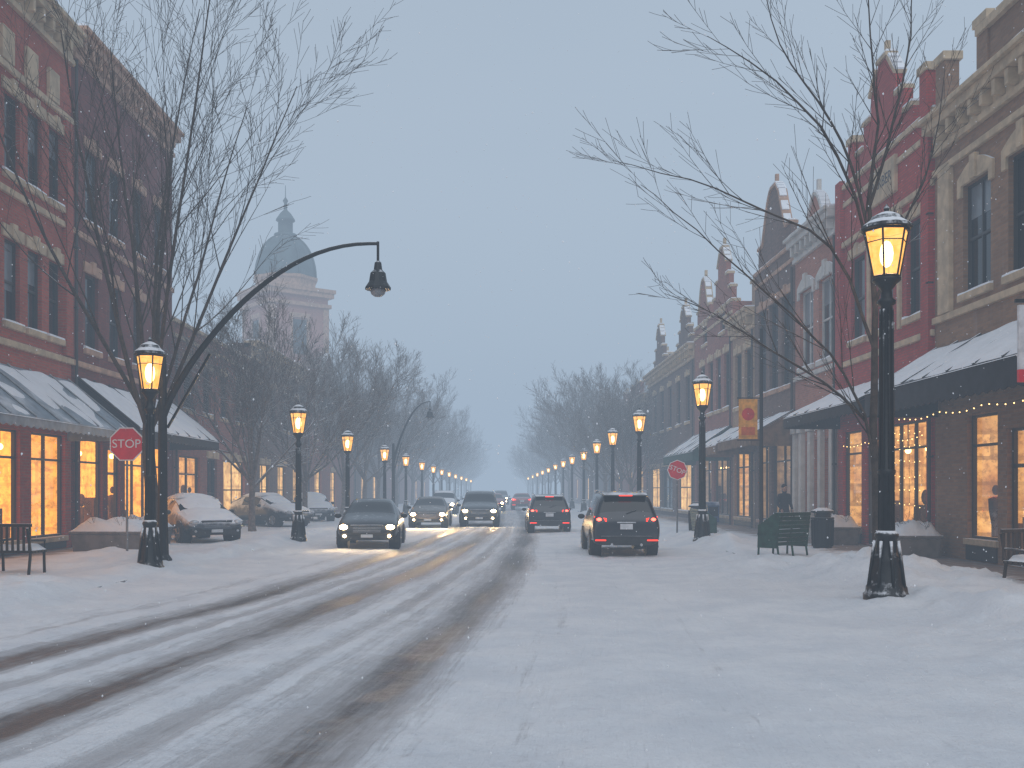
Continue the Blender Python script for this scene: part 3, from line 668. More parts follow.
def right_tree():
    mb = MB(); rnd = random.Random(5)
    E = empty('bare_tree', (6.15, 16.2, .1))
    limbs = [ [(0, 0, 0), (-.02, .05, 1.2), (-.08, 0, 2.3), (-.1, 0, 3.6), (-.05, .1, 5.0), (-.1, .2, 6.3)],
      [(-.03, 0, 1.5), (-.25, -.05, 2.8), (-.85, -.1, 3.8), (-1.8, .1, 4.8), (-2.9, .4, 5.9), (-3.8, .5, 6.7)],
      [(-.08, 0, 3.9), (-.7, .3, 5.6), (-1.7, .6, 6.3), (-2.9, .9, 6.9), (-4.2, 1.1, 7.3)],
      [(-.1, .1, 5.6), (-.35, .3, 7.0), (-.9, .3, 8.0), (-1.5, .4, 9.0), (-1.8, .5, 10.2)],
      [(-.1, .2, 6.2), (0, .1, 7.6), (-.2, -.1, 8.9), (-.3, -.2, 10.6)],
      [(-.1, .2, 6.2), (.4, .4, 7.8), (.7, .5, 9.2), (.8, .6, 10.5)],
      [(-.05, .1, 5.2), (-.8, -.4, 6.9), (-1.9, -.8, 7.9), (-3.0, -1.0, 8.5)],
      [(-.2, 0, 2.7), (-.8, .4, 3.4), (-1.6, .7, 4.0), (-2.5, .9, 4.6), (-3.3, 1.1, 5.0)],
      [(-.05, .1, 4.6), (.6, .6, 6.0), (1.3, 1.0, 7.4), (1.6, 1.2, 9.0)]]
    cfg = dict(lv=2, kids=[15, 7], ang=(16, 36), len=(.26, .5), wig=.05, up=.03, rmin=.0036, rr=.55)
    for i, l in enumerate(limbs):
        P = [Vector(p) for p in l]; Q = []
        for j in range(len(P)-1):
            p0, p1, p2, p3 = P[max(0, j-1)], P[j], P[j+1], P[min(len(P)-1, j+2)]
            for t in (0, .33, .66):
                Q.append(.5*((2*p1)+(p2-p0)*t+(2*p0-5*p1+4*p2-p3)*t*t+(3*p1-p0-3*p2+p3)*t**3)+Vector([rnd.uniform(-.018, .018) for _ in range(3)]))
        Q.append(P[-1]); n = len(Q)-1
        r0 = .09 if i == 0 else .031
        rad = [max(.005, r0*(1-(.6 if i == 0 else .85)*j/n)) for j in range(n+1)]
        mb.tube(Q, rad, 8 if i == 0 else 5, 0, False)
        L = sum((b_-a).length for a, b_ in zip(Q, Q[1:]))
        if i: spawn(mb, Q, rad, L*.75, 0, rnd, cfg, .12)
    link('branches', mb.mesh('branches', [BARK], True, False, False), E)
right_tree()
cfgM = dict(lv=3, kids=[10, 8, 8], ang=(22, 52), len=(.38, .62), wig=.09, up=.05, rmin=.0075, rr=.55)
VAR = [tree_mesh(s, 9.5, 2.3, .14, 9, cfgM, BARK2, (18, 58), (.35, .55)) for s in (21, 34, 55)]
k = 0
for (x, y, s) in [(-9.4, 38, .88), (-9.3, 48, .95), (-9.5, 60, 1.05), (-9.2, 68, 1.1), (-9.5, 78, 1.15), (-9.6, 92, 1.15), (-9.3, 106, 1.2), (-9.6, 122, 1.2), (-9.3, 140, 1.3),
                  (8.6, 66, .85), (8.8, 74, 1.0), (8.7, 82, 1.15), (8.4, 93, 1.2), (8.8, 106, 1.25), (8.6, 122, 1.3), (8.7, 142, 1.3)]:
    t_ = empty('bare_tree', (x, y, .05), k*1.9); link('branches', VAR[k % 3], t_, sc=s); k += 1
E = empty('distant_tree_row', (0, 0, 0))
for y in range(160, 330, 17):
    for x in (-9.5, 8.8):
        link('tree_crown', VAR[k % 3], E, (x, y, 0), k*1.3, 1.35); k += 1

# ------------------------------------------------------------------ lamps
def lantern_glass():
    m, nt, b = newmat('lantern_glass'); nt.nodes.remove(b); out = nt.nodes['Material Output']
    tc = nt.nodes.new('ShaderNodeTexCoord').outputs['Object']
    n = noise_(nt, tc, 7, 3)
    c = mixc(nt, mrange(nt, n, .3, .7), (1, .38, .06), (1, .56, .16))
    em = N(nt, 'ShaderNodeEmission', {'Color': c, 'Strength': 2.3})
    tr = N(nt, 'ShaderNodeBsdfTransparent', {'Color': (1, .88, .66, 1)})
    mx = N(nt, 'ShaderNodeMixShader', {0: .5, 1: em.outputs[0], 2: tr.outputs[0]})
    nt.links.new(mx.outputs[0], out.inputs[0]); return m
LG = lantern_glass(); LB = emat('lamp_bulb', (1, .68, .30), 18)
def lamp_meshes(h, fat):
    p = MB(); f = fat
    base = [(.31, -.25), (.31, .14), (.28, .17), (.27, .25), (.235, .31), (.22, .50), (.19, .62), (.20, .66), (.15, .72), (.135, .95), (.16, .99), (.16, 1.03), (.115, 1.08)]
    prof = [(.114, 1.07), (.10, 1.9), (.12, 1.93), (.12, 1.97), (.095, 2.0),
            (.08, h-1.45), (.12, h-1.42), (.12, h-1.37), (.08, h-1.33), (.07, h-1.22), (.14, h-1.12), (.19, h-1.08), (.19, h-1.04), (.13, h-1.02)]
    p.lathe([(r*f, z) for r, z in base], 12, 1)
    p.lathe([(r*f, z) for r, z in prof], 12)
    for j in range(8):
        t = 2*math.pi*j/8; p.tube([(.102*f*math.cos(t), .102*f*math.sin(t), 1.1), (.084*f*math.cos(t), .084*f*math.sin(t), h-1.5)], .018, 4)
        p.tube([(.25*f*math.cos(t), .25*f*math.sin(t), .25), (.165*f*math.cos(t), .165*f*math.sin(t), .93)], .025, 4, 1)
    z0, z1 = h-1.02, h-.34; r0, r1 = .18*f, .30*f
    for j in range(6):
        t = 2*math.pi*j/6; t2 = 2*math.pi*(j+1)/6
        a = (r0*math.cos(t), r0*math.sin(t), z0); b_ = (r1*math.cos(t), r1*math.sin(t), z1)
        p.tube([a, b_], .016, 5)
        p.tube([b_, (r1*math.cos(t2), r1*math.sin(t2), z1)], .022, 5); p.tube([a, (r0*math.cos(t2), r0*math.sin(t2), z0)], .022, 5)
        zm = z0+.75*(z1-z0); rm = r0+.75*(r1-r0)
        p.tube([(rm*math.cos(t), rm*math.sin(t), zm), (rm*math.cos(t2), rm*math.sin(t2), zm)], .009, 4)
    c = MB()
    c.lathe([(r1*1.10, z1+.01), (r1*1.16, z1+.03), (r1*1.08, z1+.08), (r1*.78, z1+.15), (r1*.70, z1+.19), (r1*.66, z1+.21), (r1*.3, z1+.27), (.03, z1+.29), (.045, z1+.33), (.01, z1+.40)], 12)
    g = MB(); g.lathe([(r0*.97, z0+.01), (r1*.97, z1-.005)], 6)
    b = MB(); b.sph((0, 0, z0+.34), (.10, .10, .20), 0)
    return (p.mesh('post', [IRON, IRON_B], True, True, False), c.mesh('cap', [IRON_B], False, True, False), g.mesh('lantern_glass', [LG], False, True, False), b.mesh('bulb', [LB], True, True, False), z0+.35)
LR = lamp_meshes(5.85, 1.08); LL = lamp_meshes(4.7, .92); LR2 = lamp_meshes(5.3, .95)
def street_lamp(x, y, ms, light=0, sc=1):
    E = empty('street_lamp', (x, y, .02)); E.scale = (sc, sc, sc)
    for n_, m_ in zip(('post', 'cap', 'lantern_glass', 'bulb'), ms[:4]): link(n_, m_, E)
    if light:
        ld = bpy.data.lights.new('lamp_light', 'POINT'); ld.energy = light; ld.color = (1, .52, .18); ld.shadow_soft_size = .12
        o = bpy.data.objects.new('lamp_light', ld); COL.objects.link(o); o.parent = E; o.location = (0, 0, ms[4])
    return E
street_lamp(5.72, 14.8, LR, 200)
street_lamp(6.25, 30.9, LR2, 300)
for i, y in enumerate([44.5, 55, 64, 74, 86, 98, 112, 128, 146, 166, 190, 220]): street_lamp(6.2, y, LR2, 240 if i < 2 else 0, 1-.03*min(i, 3))
street_lamp(-7.0, 20.0, LL, 240)
street_lamp(-6.45, 32, LL, 300, .95)
for i, y in enumerate([42, 55.5, 68, 82, 96, 110, 126, 144, 166, 190, 220]): street_lamp(-6.4, y, LL, 240 if i < 2 else 0, .9)
def arm_light(x, y, reach, h):
    E = empty('arched_street_light', (x, y, 0)); p = MB()
    p.lathe([(.2, -.1), (.2, .25), (.13, .35), (.105, 1.2), (.085, 4.2), (.07, 4.5)], 10)
    pts = []
    for i in range(19):
        t = i/18; pts.append((reach*(t**1.15)*.96+.0, 0, 3.2+(h-3.2)*math.sin(t*math.pi/2)**.9))
    pts.append((reach, 0, h))
    p.tube(pts, [.075-.04*i/19 for i in range(20)], 8)
    p.tube([(.1, 0, 3.0), (reach*.22, 0, 4.55)], .03, 6)
    p.tube([(reach, 0, h+.04), (reach, 0, h-.42)], .03, 6)
    p.lathe([(.03, -.36), (.07, -.40), (.09, -.55), (.16, -.62), (.19, -.80), (.27, -.92), (.27, -.96), (.20, -.96)], 14, 0, (reach, 0, h))
    p.obj('pole_and_arm', E, [IRON], smooth=False)
    g = MB(); g.sph((reach, 0, h-1.0), (.16, .16, .12), 0); g.obj('lamp_bowl', E, [pm('frosted_glass', (.25, .25, .26), .3)], smooth=True)
arm_light(-7.05, 20.9, 4.5, 6.85)
arm_light(-6.4, 60, 2.2, 7.0)

# ------------------------------------------------------------------ cars
TYRE = pm('tyre_rubber', (.02, .02, .022), .8, 0, .3, 8); RIM = pm('alloy_rim', (.3, .31, .33), .35, .8, .2, 8)
PLAST = pm('dark_plastic', (.02, .021, .024), .55, 0, .3, 6, snow=(.75, 1.1), sns=3)
CGL = pm('car_glass', (.010, .012, .016), .08, 0, .3, 2)
HL_ON = emat('headlight_on', (1, .72, .36), 60); HL_OFF = pm('headlight_off', (.5, .52, .55), .15, .3)
TL_ON = emat('tail_light_on', (1, .035, .015), 2.6); TL_OFF = pm('tail_light_off', (.25, .01, .01), .2); BR_ON = emat('brake_light', (1, .07, .04), 9)
PLATE = pm('plate', (.55, .57, .6), .5); CHROME = pm('chrome', (.5, .5, .52), .2, .9)
def paint(n, c, snow=(.97, 1.25), sna=.6, sns=6): return pm(n, c, .3, .25, .12, 2, snow=snow, sns=sns, sna=sna, coat=.6)
SUV = [(-2.28, .45, .66, .76, .74, .66, 'b'), (-2.35, .38, .74, .90, .87, .80, 'b'), (-2.27, .34, .95, 1.05, .92, .80, 'b'), (-2.22, .32, .99, 1.10, .93, .79, 'r'), (-1.98, .30, 1.02, 1.56, .93, .68, 'b'), (-1.84, .30, 1.02, 1.63, .93, .69, 'c'),
       (-1.05, .30, 1.0, 1.68, .93, .70, 'b'), (-.95, .30, 1.0, 1.68, .93, .70, 'c'), (-.02, .30, .99, 1.68, .93, .70, 'b'), (.07, .30, .99, 1.67, .93, .70, 'c'), (.52, .30, .98, 1.60, .93, .69, 'a'),
       (1.18, .30, .96, 1.09, .93, .80, 'b'), (1.85, .30, .86, .99, .92, .80, 'b'), (2.20, .36, .72, .84, .86, .74, 'b'), (2.28, .44, .60, .68, .74, .62, 'b')]
SED = [(-2.25, .45, .62, .74, .72, .64, 'b'), (-2.30, .36, .75, .94, .85, .76, 'b'), (-2.1, .32, .86, 1.02, .89, .78, 'b'), (-1.6, .30, .90, 1.07, .90, .76, 'r'), (-.88, .28, .93, 1.38, .90, .61, 'b'), (-.78, .28, .93, 1.42, .90, .61, 'c'),
       (-.18, .28, .92, 1.46, .90, .62, 'b'), (-.10, .28, .92, 1.46, .90, .62, 'c'), (.32, .28, .91, 1.42, .90, .61, 'a'), (1.10, .28, .88, 1.0, .90, .78, 'b'), (1.80, .30, .78, .88, .89, .76, 'b'), (2.16, .36, .64, .74, .83, .70, 'b'), (2.24, .44, .54, .62, .70, .58, 'b')]
def car(name, x, y, rot, kind, pt, head=0, tail=0, sc=1.0, z=.0, snowcap=0):
    E = empty(name, (x, y, z-.03), math.radians(rot)); E.scale = sc if isinstance(sc, tuple) else (sc, sc, sc)
    S = SUV if kind == 'suv' else SED; n = len(S); b = MB(); K = 14
    for (yy, zb, zl, zt, wb, wt, kd) in S:
        h = [(0, zb), (wb*.86, zb), (wb*.975, zb+.10), (wb, (zb+zl)/2+.04), (wb*.975, zl), (wt, zt-.045), (wt*.86, zt), (0, zt+.025)]
        ring = [(a, yy, c) for a, c in h]+[(-a, yy, c) for a, c in h[-2:0:-1]]
        b.v += ring
    for i in range(n-1):
        kd = S[i][6]
        for j in range(K):
            seg = j if j < 7 else 13-j
            m_ = 0
            if seg <= 1: m_ = 2
            if kd == 'c' and seg == 4: m_ = 1
            if kd in 'ra' and seg >= 5: m_ = 1
            b.f.append([i*K+j, i*K+(j+1) % K, (i+1)*K+(j+1) % K, (i+1)*K+j]); b.m.append(m_)
    b.f.append(list(range(K))[::-1]); b.m.append(0); b.f.append([(n-1)*K+j for j in range(K)]); b.m.append(0)
    o = b.obj('body', E, [pt, CGL, PLAST], smooth=True); md = o.modifiers.new('sub', 'SUBSURF'); md.levels = md.render_levels = 2
    w = .93 if kind == 'suv' else .90; wr = .36 if kind == 'suv' else .325
    ax = (-1.42, 1.40) if kind == 'suv' else (-1.35, 1.38)
    A = MB(); Wh = MB(); R = MB()
    for yy in ax:
        for s in (-1, 1):
            A.tube([(s*(w-.3), yy, wr), (s*(w+.0), yy, wr)], wr+.065, 20)
            Wh.tube([(s*(w-.22), yy, wr), (s*(w-.19), yy, wr), (s*(w+.0), yy, wr), (s*(w+.025), yy, wr)], [wr-.03, wr, wr, wr-.03], 20)
            R.tube([(s*(w+.02), yy, wr), (s*(w+.032), yy, wr)], [wr*.62, wr*.58], 14)
            for q in range(5):
                t = q*2*math.pi/5; R.tube([(s*(w+.036), yy, wr), (s*(w+.036), yy+.21*math.cos(t), wr+.21*math.sin(t))], .025, 4)
    A.obj('wheel_arches', E, [PLAST]); Wh.obj('tyres', E, [TYRE], smooth=False); R.obj('rims', E, [RIM])
    D = MB()
    yr = -2.30; yf = 2.2 if kind == 'suv' else 2.15; zh = .74 if kind == 'suv' else .66
    D.box(-.70, .70, yr-.06, yr+.2, .33, .56, 0)
    D.box(-.74, .74, yf-.2, yf+.05, .28, .45, 0)
    D.prism([(-.48, yf+.055, zh+.05), (.48, yf+.055, zh+.05), (.36, yf+.075, zh-.17), (-.36, yf+.075, zh-.17)], [(-.48, yf-.1, zh+.05), (.48, yf-.1, zh+.05), (.36, yf-.1, zh-.17), (-.36, yf-.1, zh-.17)])
    for q in range(4): D.box(-.40, .40, yf+.078, yf+.088, zh-.14+q*.045, zh-.13+q*.045, 2)
    D.box(-.46, .46, yf+.06, yf+.085, zh+.05, zh+.07, 2)
    zp = .80 if kind == 'suv' else .78
    D.box(-.17, .17, yr-.062, yr+.1, zp-.07, zp+.07, 1)
    D.box(-.17, .17, yf+.03, yf+.095, .36, .45, 1)
    D.box(-.26, .26, yr-.055, yr+.1, zp+.09, zp+.12, 2)
    for s in (-1, 1):
        D.sph((s*(w+.10), .62, .99 if kind == 'suv' else .95), (.11, .06, .075), 0)
        D.tube([(s*.40, yr-.02, .34), (s*.40, yr-.09, .34)], .04, 8, 2)
        if kind == 'suv': D.tube([(s*.64, -1.7, 1.69), (s*.66, -.6, 1.73), (s*.64, .35, 1.68)], .018, 5, 2)
    if kind == 'suv':
        D.prism([(-.60, -2.12, 1.60), (.60, -2.12, 1.60), (.62, -1.75, 1.665), (-.62, -1.75, 1.665)], [(-.58, -2.12, 1.57), (.58, -2.12, 1.57), (.6, -1.75, 1.60), (-.6, -1.75, 1.60)])
        D.tube([(.0, -2.24, 1.13), (.28, -2.19, 1.22)], .012, 4)
    D.obj('bumpers_and_trim', E, [PLAST, PLATE, CHROME], bevel=.012)
    Lt = MB(); zt = .93 if kind == 'suv' else .86
    for s in (-1, 1):
        Lt.sph((s*.66, yf-.045, zh), (.17, .13, .075), 3, 12, 8); Lt.sph((s*.67, yf+.055, zh), (.115, .07, .07), 0, 12, 8)
        Lt.sph((s*.64, yf+.03, .40), (.05, .06, .04), 0)
        a, b_ = sorted((s*.56, s*.85)); 
        Lt.prism([(s*.54, yr-.04, zt), (s*.87, yr+.14, zt-.02), (s*.87, yr+.14, zt+.13), (s*.54, yr-.02, zt+.08)], [(s*.54, yr+.1, zt), (s*.84, yr+.35, zt-.02), (s*.84, yr+.35, zt+.13), (s*.54, yr+.1, zt+.08)], 1)
        if tail: Lt.sph((s*.74, yr+.02, zt+.05), (.07, .07, .04), 2)
        Lt.box(a, b_, yr-.075, yr-.05, .44, .47, 1)
    if kind == 'suv': Lt.box(-.18, .18, -2.14, -2.11, 1.575, 1.60, 1)
    Lt.obj('lights', E, [HL_ON if head else HL_OFF, TL_ON if tail else TL_OFF, BR_ON, HL_OFF])
    if head > 1:
        for s in (-1, 1):
            ld = bpy.data.lights.new('headlight_beam', 'SPOT'); ld.energy = head; ld.color = (1, .66, .32); ld.spot_size = math.radians(110); ld.spot_blend = .8; ld.shadow_soft_size = .08
            o = bpy.data.objects.new('headlight_beam', ld); COL.objects.link(o); o.parent = E; o.location = (s*.66, yf+.2, .7); o.rotation_euler = (math.radians(78), 0, 0)
    if snowcap:
        C = MB(); 
        def pad(y0, y1, wt, z0, z1, th):
            ni, nj = 8, 8; o_ = len(C.v)
            for j in range(nj+1):
                for i in range(ni+1):
                    u = i/ni*2-1; t = j/nj; ed = (1-u**4)*(1-(2*t-1)**6)
                    C.v.append((u*wt, y0+(y1-y0)*t, z0+(z1-z0)*t+th*ed*(1+.3*noise.noise((u*2, t*3, x)))-.03-.04*u*u))
            for j in range(nj):
                for i in range(ni): C.f.append([o_+j*(ni+1)+i, o_+j*(ni+1)+i+1, o_+(j+1)*(ni+1)+i+1, o_+(j+1)*(ni+1)+i]); C.m.append(0)
        pad(-1.0, .45, .64, 1.43, 1.44, snowcap); pad(.92, yf+.0, .84, 1.05, .76, snowcap)
        pad(-2.28, -1.45, .84, 1.0, 1.12, snowcap); pad(.30, 1.15, .68, 1.42, 1.02, snowcap*.8); pad(-1.65, -.85, .70, 1.08, 1.40, snowcap*.8)
        C.obj('snow_cover', E, [SNOWM], smooth=True)
    return E
PK = paint('dark_blue_paint', (.018, .022, .032)); PB = paint('black_paint', (.013, .013, .016)); PG = paint('grey_paint', (.05, .055, .062)); PW = paint('white_paint_car', (.45, .47, .5), (.6, .9))
PSN = paint('snow_dusted_paint', (.05, .06, .075), (.05, .6), 1.2, 3); PRD = paint('red_paint', (.25, .02, .02)); PBE = paint('bronze_paint', (.10, .075, .055))
car('suv', 3.25, 27.7, -1, 'suv', PK, tail=1, sc=(.93, 1, 1.0))
car('suv', 1.98, 42, 0, 'suv', PB, tail=1, sc=.92)
car('car', -3.95, 31.0, 183, 'sedan', PB, head=80)
car('car', -3.25, 47, 180, 'sedan', PBE, head=500, sc=.97)
car('suv', -.98, 49.5, 180, 'suv', PG, head=120)
car('suv', -4.0, 72, 180, 'suv', PW, head=400)
car('car', -2.4, 92, 180, 'sedan', PG, head=1)
car('car', -.5, 84, 180, 'sedan', PRD, head=1)
car('suv', .1, 120, 180, 'suv', PG, head=1)
car('car', 1.9, 88, 0, 'sedan', PRD, tail=1)
car('parked_car', -9.75, 31.8, 215, 'sedan', PSN, z=.10, snowcap=.12)
car('parked_car', -10.5, 45, 235, 'sedan', PSN, z=.10, snowcap=.12)
car('parked_car', -9.9, 52.5, 200, 'sedan', PSN, z=.10, snowcap=.12)

# ------------------------------------------------------------------ street furniture
GREENI = pm('green_painted_iron', (.014, .06, .045), .45, .1, .3, 6, snow=(.6, .95), sns=4); WOOD = pm('dark_wood_slats', (.05, .035, .03), .7, 0, .3, 5, snow=(.45, .8), sns=3)
def bench(x, y, rot, mat, L=1.7, solid=False, z=.08):
    E = empty('park_bench', (x, y, z), math.radians(rot)); b = MB(); h = MB()
    for s in (-L/2+.05, 0, L/2-.05):
        b.tube([(s, -.28, -.1), (s, -.26, .43), (s, .2, .42), (s, .30, .9)], .028, 6); b.tube([(s, .28, -.1), (s, .2, .42)], .028, 6)
        b.tube([(s, -.28, .43), (s, -.28, .64), (s, .22, .66)], .024, 6)
    b.obj('iron_frame', E, [mat])
    for i in range(5): h.box(-L/2, L/2, -.28+i*.105, -.28+i*.105+.08, .42, .47)
    if solid:
        for i in range(8): h.box(-L/2, L/2, .24+i*.012, .265+i*.012, .18+i*.10, .18+i*.10+.088)
        for s in (-L/2, L/2-.04): h.prism([(s, -.28, .12), (s, .26, .12), (s, .33, .97), (s, .22, .97), (s, -.26, .66)], [(s+.04, -.28, .12), (s+.04, .26, .12), (s+.04, .33, .97), (s+.04, .22, .97), (s+.04, -.26, .66)])
    else:
        n = int(L/.11)
        for i in range(n): h.box(-L/2+i*L/n+.02, -L/2+i*L/n+.07, .235, .26, .46, .92)
        h.box(-L/2, L/2, .22, .275, .92, .98)
    h.obj('slats', E, [mat if not solid else GREENI], bevel=.006)
    S = MB(); ni, nj = 14, 5
    for j in range(nj+1):
        for i in range(ni+1):
            u, t = i/ni, j/nj; ed = 0 if i in (0, ni) or j in (0, nj) else 1
            S.v.append((-L/2+L*u, -.27+.48*t, .465+ed*(.09+.04*noise.noise((u*4, t*3, x)))))
    for j in range(nj):
        for i in range(ni): S.f.append([j*(ni+1)+i, j*(ni+1)+i+1, (j+1)*(ni+1)+i+1, (j+1)*(ni+1)+i]); S.m.append(0)
    S.obj('seat_snow', E, [SNOWM], smooth=True)
    return E
bench(-9.75, 19.3, 174, IRON, 1.8)
bench(6.85, 24.2, 222, GREENI, 1.35, True, .20)
bench(9.0, 16.4, 20, WOOD, 1.5, False)
bench(7.1, 34.8, 90, IRON, 1.6, True)
def planter(x, y, L, mat):
    E = empty('planter_box', (x, y, .05)); b = MB(); b.prism([(-L/2, -.4, 0), (L/2, -.4, 0), (L/2, .4, 0), (-L/2, .4, 0)], [(-L/2-.06, -.46, .5), (L/2+.06, -.46, .5), (L/2+.06, .46, .5), (-L/2-.06, .46, .5)])
    b.box(-L/2-.09, L/2+.09, -.49, .49, .502, .58); b.obj('box', E, [mat], bevel=.02)
    S = MB(); n = 12
    for j in range(n+1):
        for i in range(n+1):
            u, t = i/n*2-1, j/n*2-1; S.v.append((u*(L/2+.07), t*.48, .57+.30*(1-u**6)*(1-t**4)*(1+.5*noise.noise((u*3, t*3, x)))))
    for j in range(n):
        for i in range(n): S.f.append([j*(n+1)+i, j*(n+1)+i+1, (j+1)*(n+1)+i+1, (j+1)*(n+1)+i]); S.m.append(0)
    S.obj('snow_heap', E, [SNOWM], smooth=True)
    T = MB(); rnd = random.Random(int(x*10))
    cf = dict(lv=1, kids=[4], ang=(20, 50), len=(.4, .6), wig=.2, up=.05, rmin=.004)
    for i in range(14): twig(T, (rnd.uniform(-L/2, L/2)*.8, rnd.uniform(-.3, .3), .55), Vector((rnd.uniform(-.5, .5), rnd.uniform(-.5, .5), 1)).normalized(), rnd.uniform(.35, .6), .007, 0, rnd, cf)
    T.obj('bare_shrub', E, [BARK], uv=False, recalc=False)
PLB = pm('planter_stone', (.16, .14, .13), .8, 0, .2, 4, snow=(.2, .8), sna=1.0, sns=4)
planter(-10.2, 26.4, 1.8, PLB); planter(-10.4, 29.3, 1.2, PLB); planter(9.9, 29.5, 1.0, PLB); planter(9.9, 24.0, .9, PLB)
def bin_(x, y):
    E = empty('litter_bin', (x, y, .08)); b = MB(); b.lathe([(.24, 0), (.27, .1), (.29, .8), (.31, .82), (.31, .87)], 16)
    for j in range(16):
        t = 2*math.pi*j/16; b.tube([(.275*math.cos(t), .275*math.sin(t), .08), (.30*math.cos(t), .30*math.sin(t), .8)], .014, 4)
    b.lathe([(.22, .87), (.22, .98), (.32, 1.0), (.30, 1.05), (.12, 1.13)], 16); b.obj('bin_body', E, [IRON])
bin_(7.2, 36.6); bin_(8.9, 27.6)
def newsbox(x, y, m):
    E = empty('newspaper_box', (x, y, .1)); b = MB(); b.box(-.22, .22, -.2, .2, .35, 1.0, 0); b.prism([(-.24, -.22, 1.0), (.24, -.22, 1.0), (.24, .22, 1.0), (-.24, .22, 1.0)], [(-.22, -.12, 1.14), (.22, -.12, 1.14), (.22, .2, 1.14), (-.22, .2, 1.14)])
    b.box(-.17, .17, -.215, -.2, .6, .95, 1); b.box(-.05, .05, -.05, .05, 0, .35, 0); b.box(-.2, .2, -.18, .18, 0, .04, 0); b.obj('box', E, [m, GLASS], bevel=.01)
newsbox(7.6, 38.4, IRON); newsbox(8.2, 38.6, pm('blue_enamel', (.03, .06, .14), .4, snow=(.5, .8)))
def stop_sign(x, y, z, d, tilt=0, h=None):
    E = empty('stop_sign', (x, y, .05)); p = MB(); p.tube([(0, 0, -.1), (0, 0, z+d*.45)], .03, 8); p.obj('post', E, [STEEL])
    H = empty('sign_head', (0, -.04, z)); H.parent = E; H.rotation_euler = (0, math.radians(tilt), 0)
    def octp(r, yy): return [(r*math.cos(math.pi/8+i*math.pi/4), yy, r*math.sin(math.pi/8+i*math.pi/4)) for i in range(8)]
    w = MB(); w.prism(octp(d*.54, 0), octp(d*.54, .012)); w.obj('sign_border', H, [WHITE], uv=False)
    r = MB(); r.prism(octp(d*.50, -.006), octp(d*.50, -.001)); r.obj('sign_face', H, [SIGNR], uv=False)
    text('sign_text', H, 'STOP', d*.36, (0, -.01, 0), (math.radians(90), 0, 0), WHITE, .002)
stop_sign(-8.95, 24, 2.75, .80)
stop_sign(6.2, 35, 2.35, .66, 22)
E = empty('banner_pole', (8.1, 31, .1)); p = MB(); p.tube([(0, 0, 0), (0, 0, 6.6)], [.07, .05], 8); p.tube([(0, 0, 4.45), (-.75, 0, 4.45)], .02, 6); p.tube([(0, 0, 3.15), (-.75, 0, 3.15)], .02, 6); p.obj('pole', E, [IRON])
b = MB(); b.box(-.70, -.12, -.008, .008, 3.18, 4.42, 0); b.sph((-.41, -.012, 3.95), (.2, .012, .2), 1); b.box(-.62, -.20, -.014, -.009, 3.3, 3.55, 2)
b.obj('banner', E, [pm('yellow_fabric', (.65, .30, .04), .8, 0, .3, 5), pm('red_fabric', (.50, .03, .02), .8), pm('orange_fabric', (.55, .12, .02), .8)])
E = empty('hanging_shop_sign', (9.05, 16.6, 4.15)); b = MB(); b.box(-.45, .45, -.03, .03, -.45, .62, 0); b.box(-.45, .45, -.034, .034, -.66, -.452, 1); b.box(-.5, 1.6, -.02, .02, .66, .72, 2); b.box(-.3, -.27, -.01, .01, .62, .66, 2); b.box(.27, .3, -.01, .01, .62, .66, 2)
b.obj('board', E, [pm('white_board', (.6, .62, .66), .5), SIGNR, IRON]); text('lettering', E, 'DELI', .34, (0, -.036, .1), (math.radians(90), 0, 0), TRIMD)
S = MB(); Wr = MB(); rnd = random.Random(3)
E = empty('string_lights', (0, 0, 0))
for x, y0, y1, z in [(9.1, 16.8, 24.3, 3.35), (10.55, 25.0, 31.0, 3.1)]:
    pts = []; yy = y0
    while yy < y1:
        zz = z-.08*abs(math.sin((yy-y0)*1.6)); pts.append((x, yy, zz)); S.sph((x, yy, zz-.03), .013, 0, 6, 4); yy += .3
    Wr.tube(pts, .006, 3, 0, False)
for i in range(9):
    y = 25.3+i*.32
    Wr.tube([(10.62, y, 3.3), (10.62, y, 1.0)], .004, 3, 0, False)
    for q in range(6): S.sph((10.62, y, 3.2-q*.38+rnd.uniform(-.05, .05)), .011, 0, 6, 4)
S.obj('bulbs', E, [BULB], uv=False); Wr.obj('wire', E, [IRON], uv=False, recalc=False)

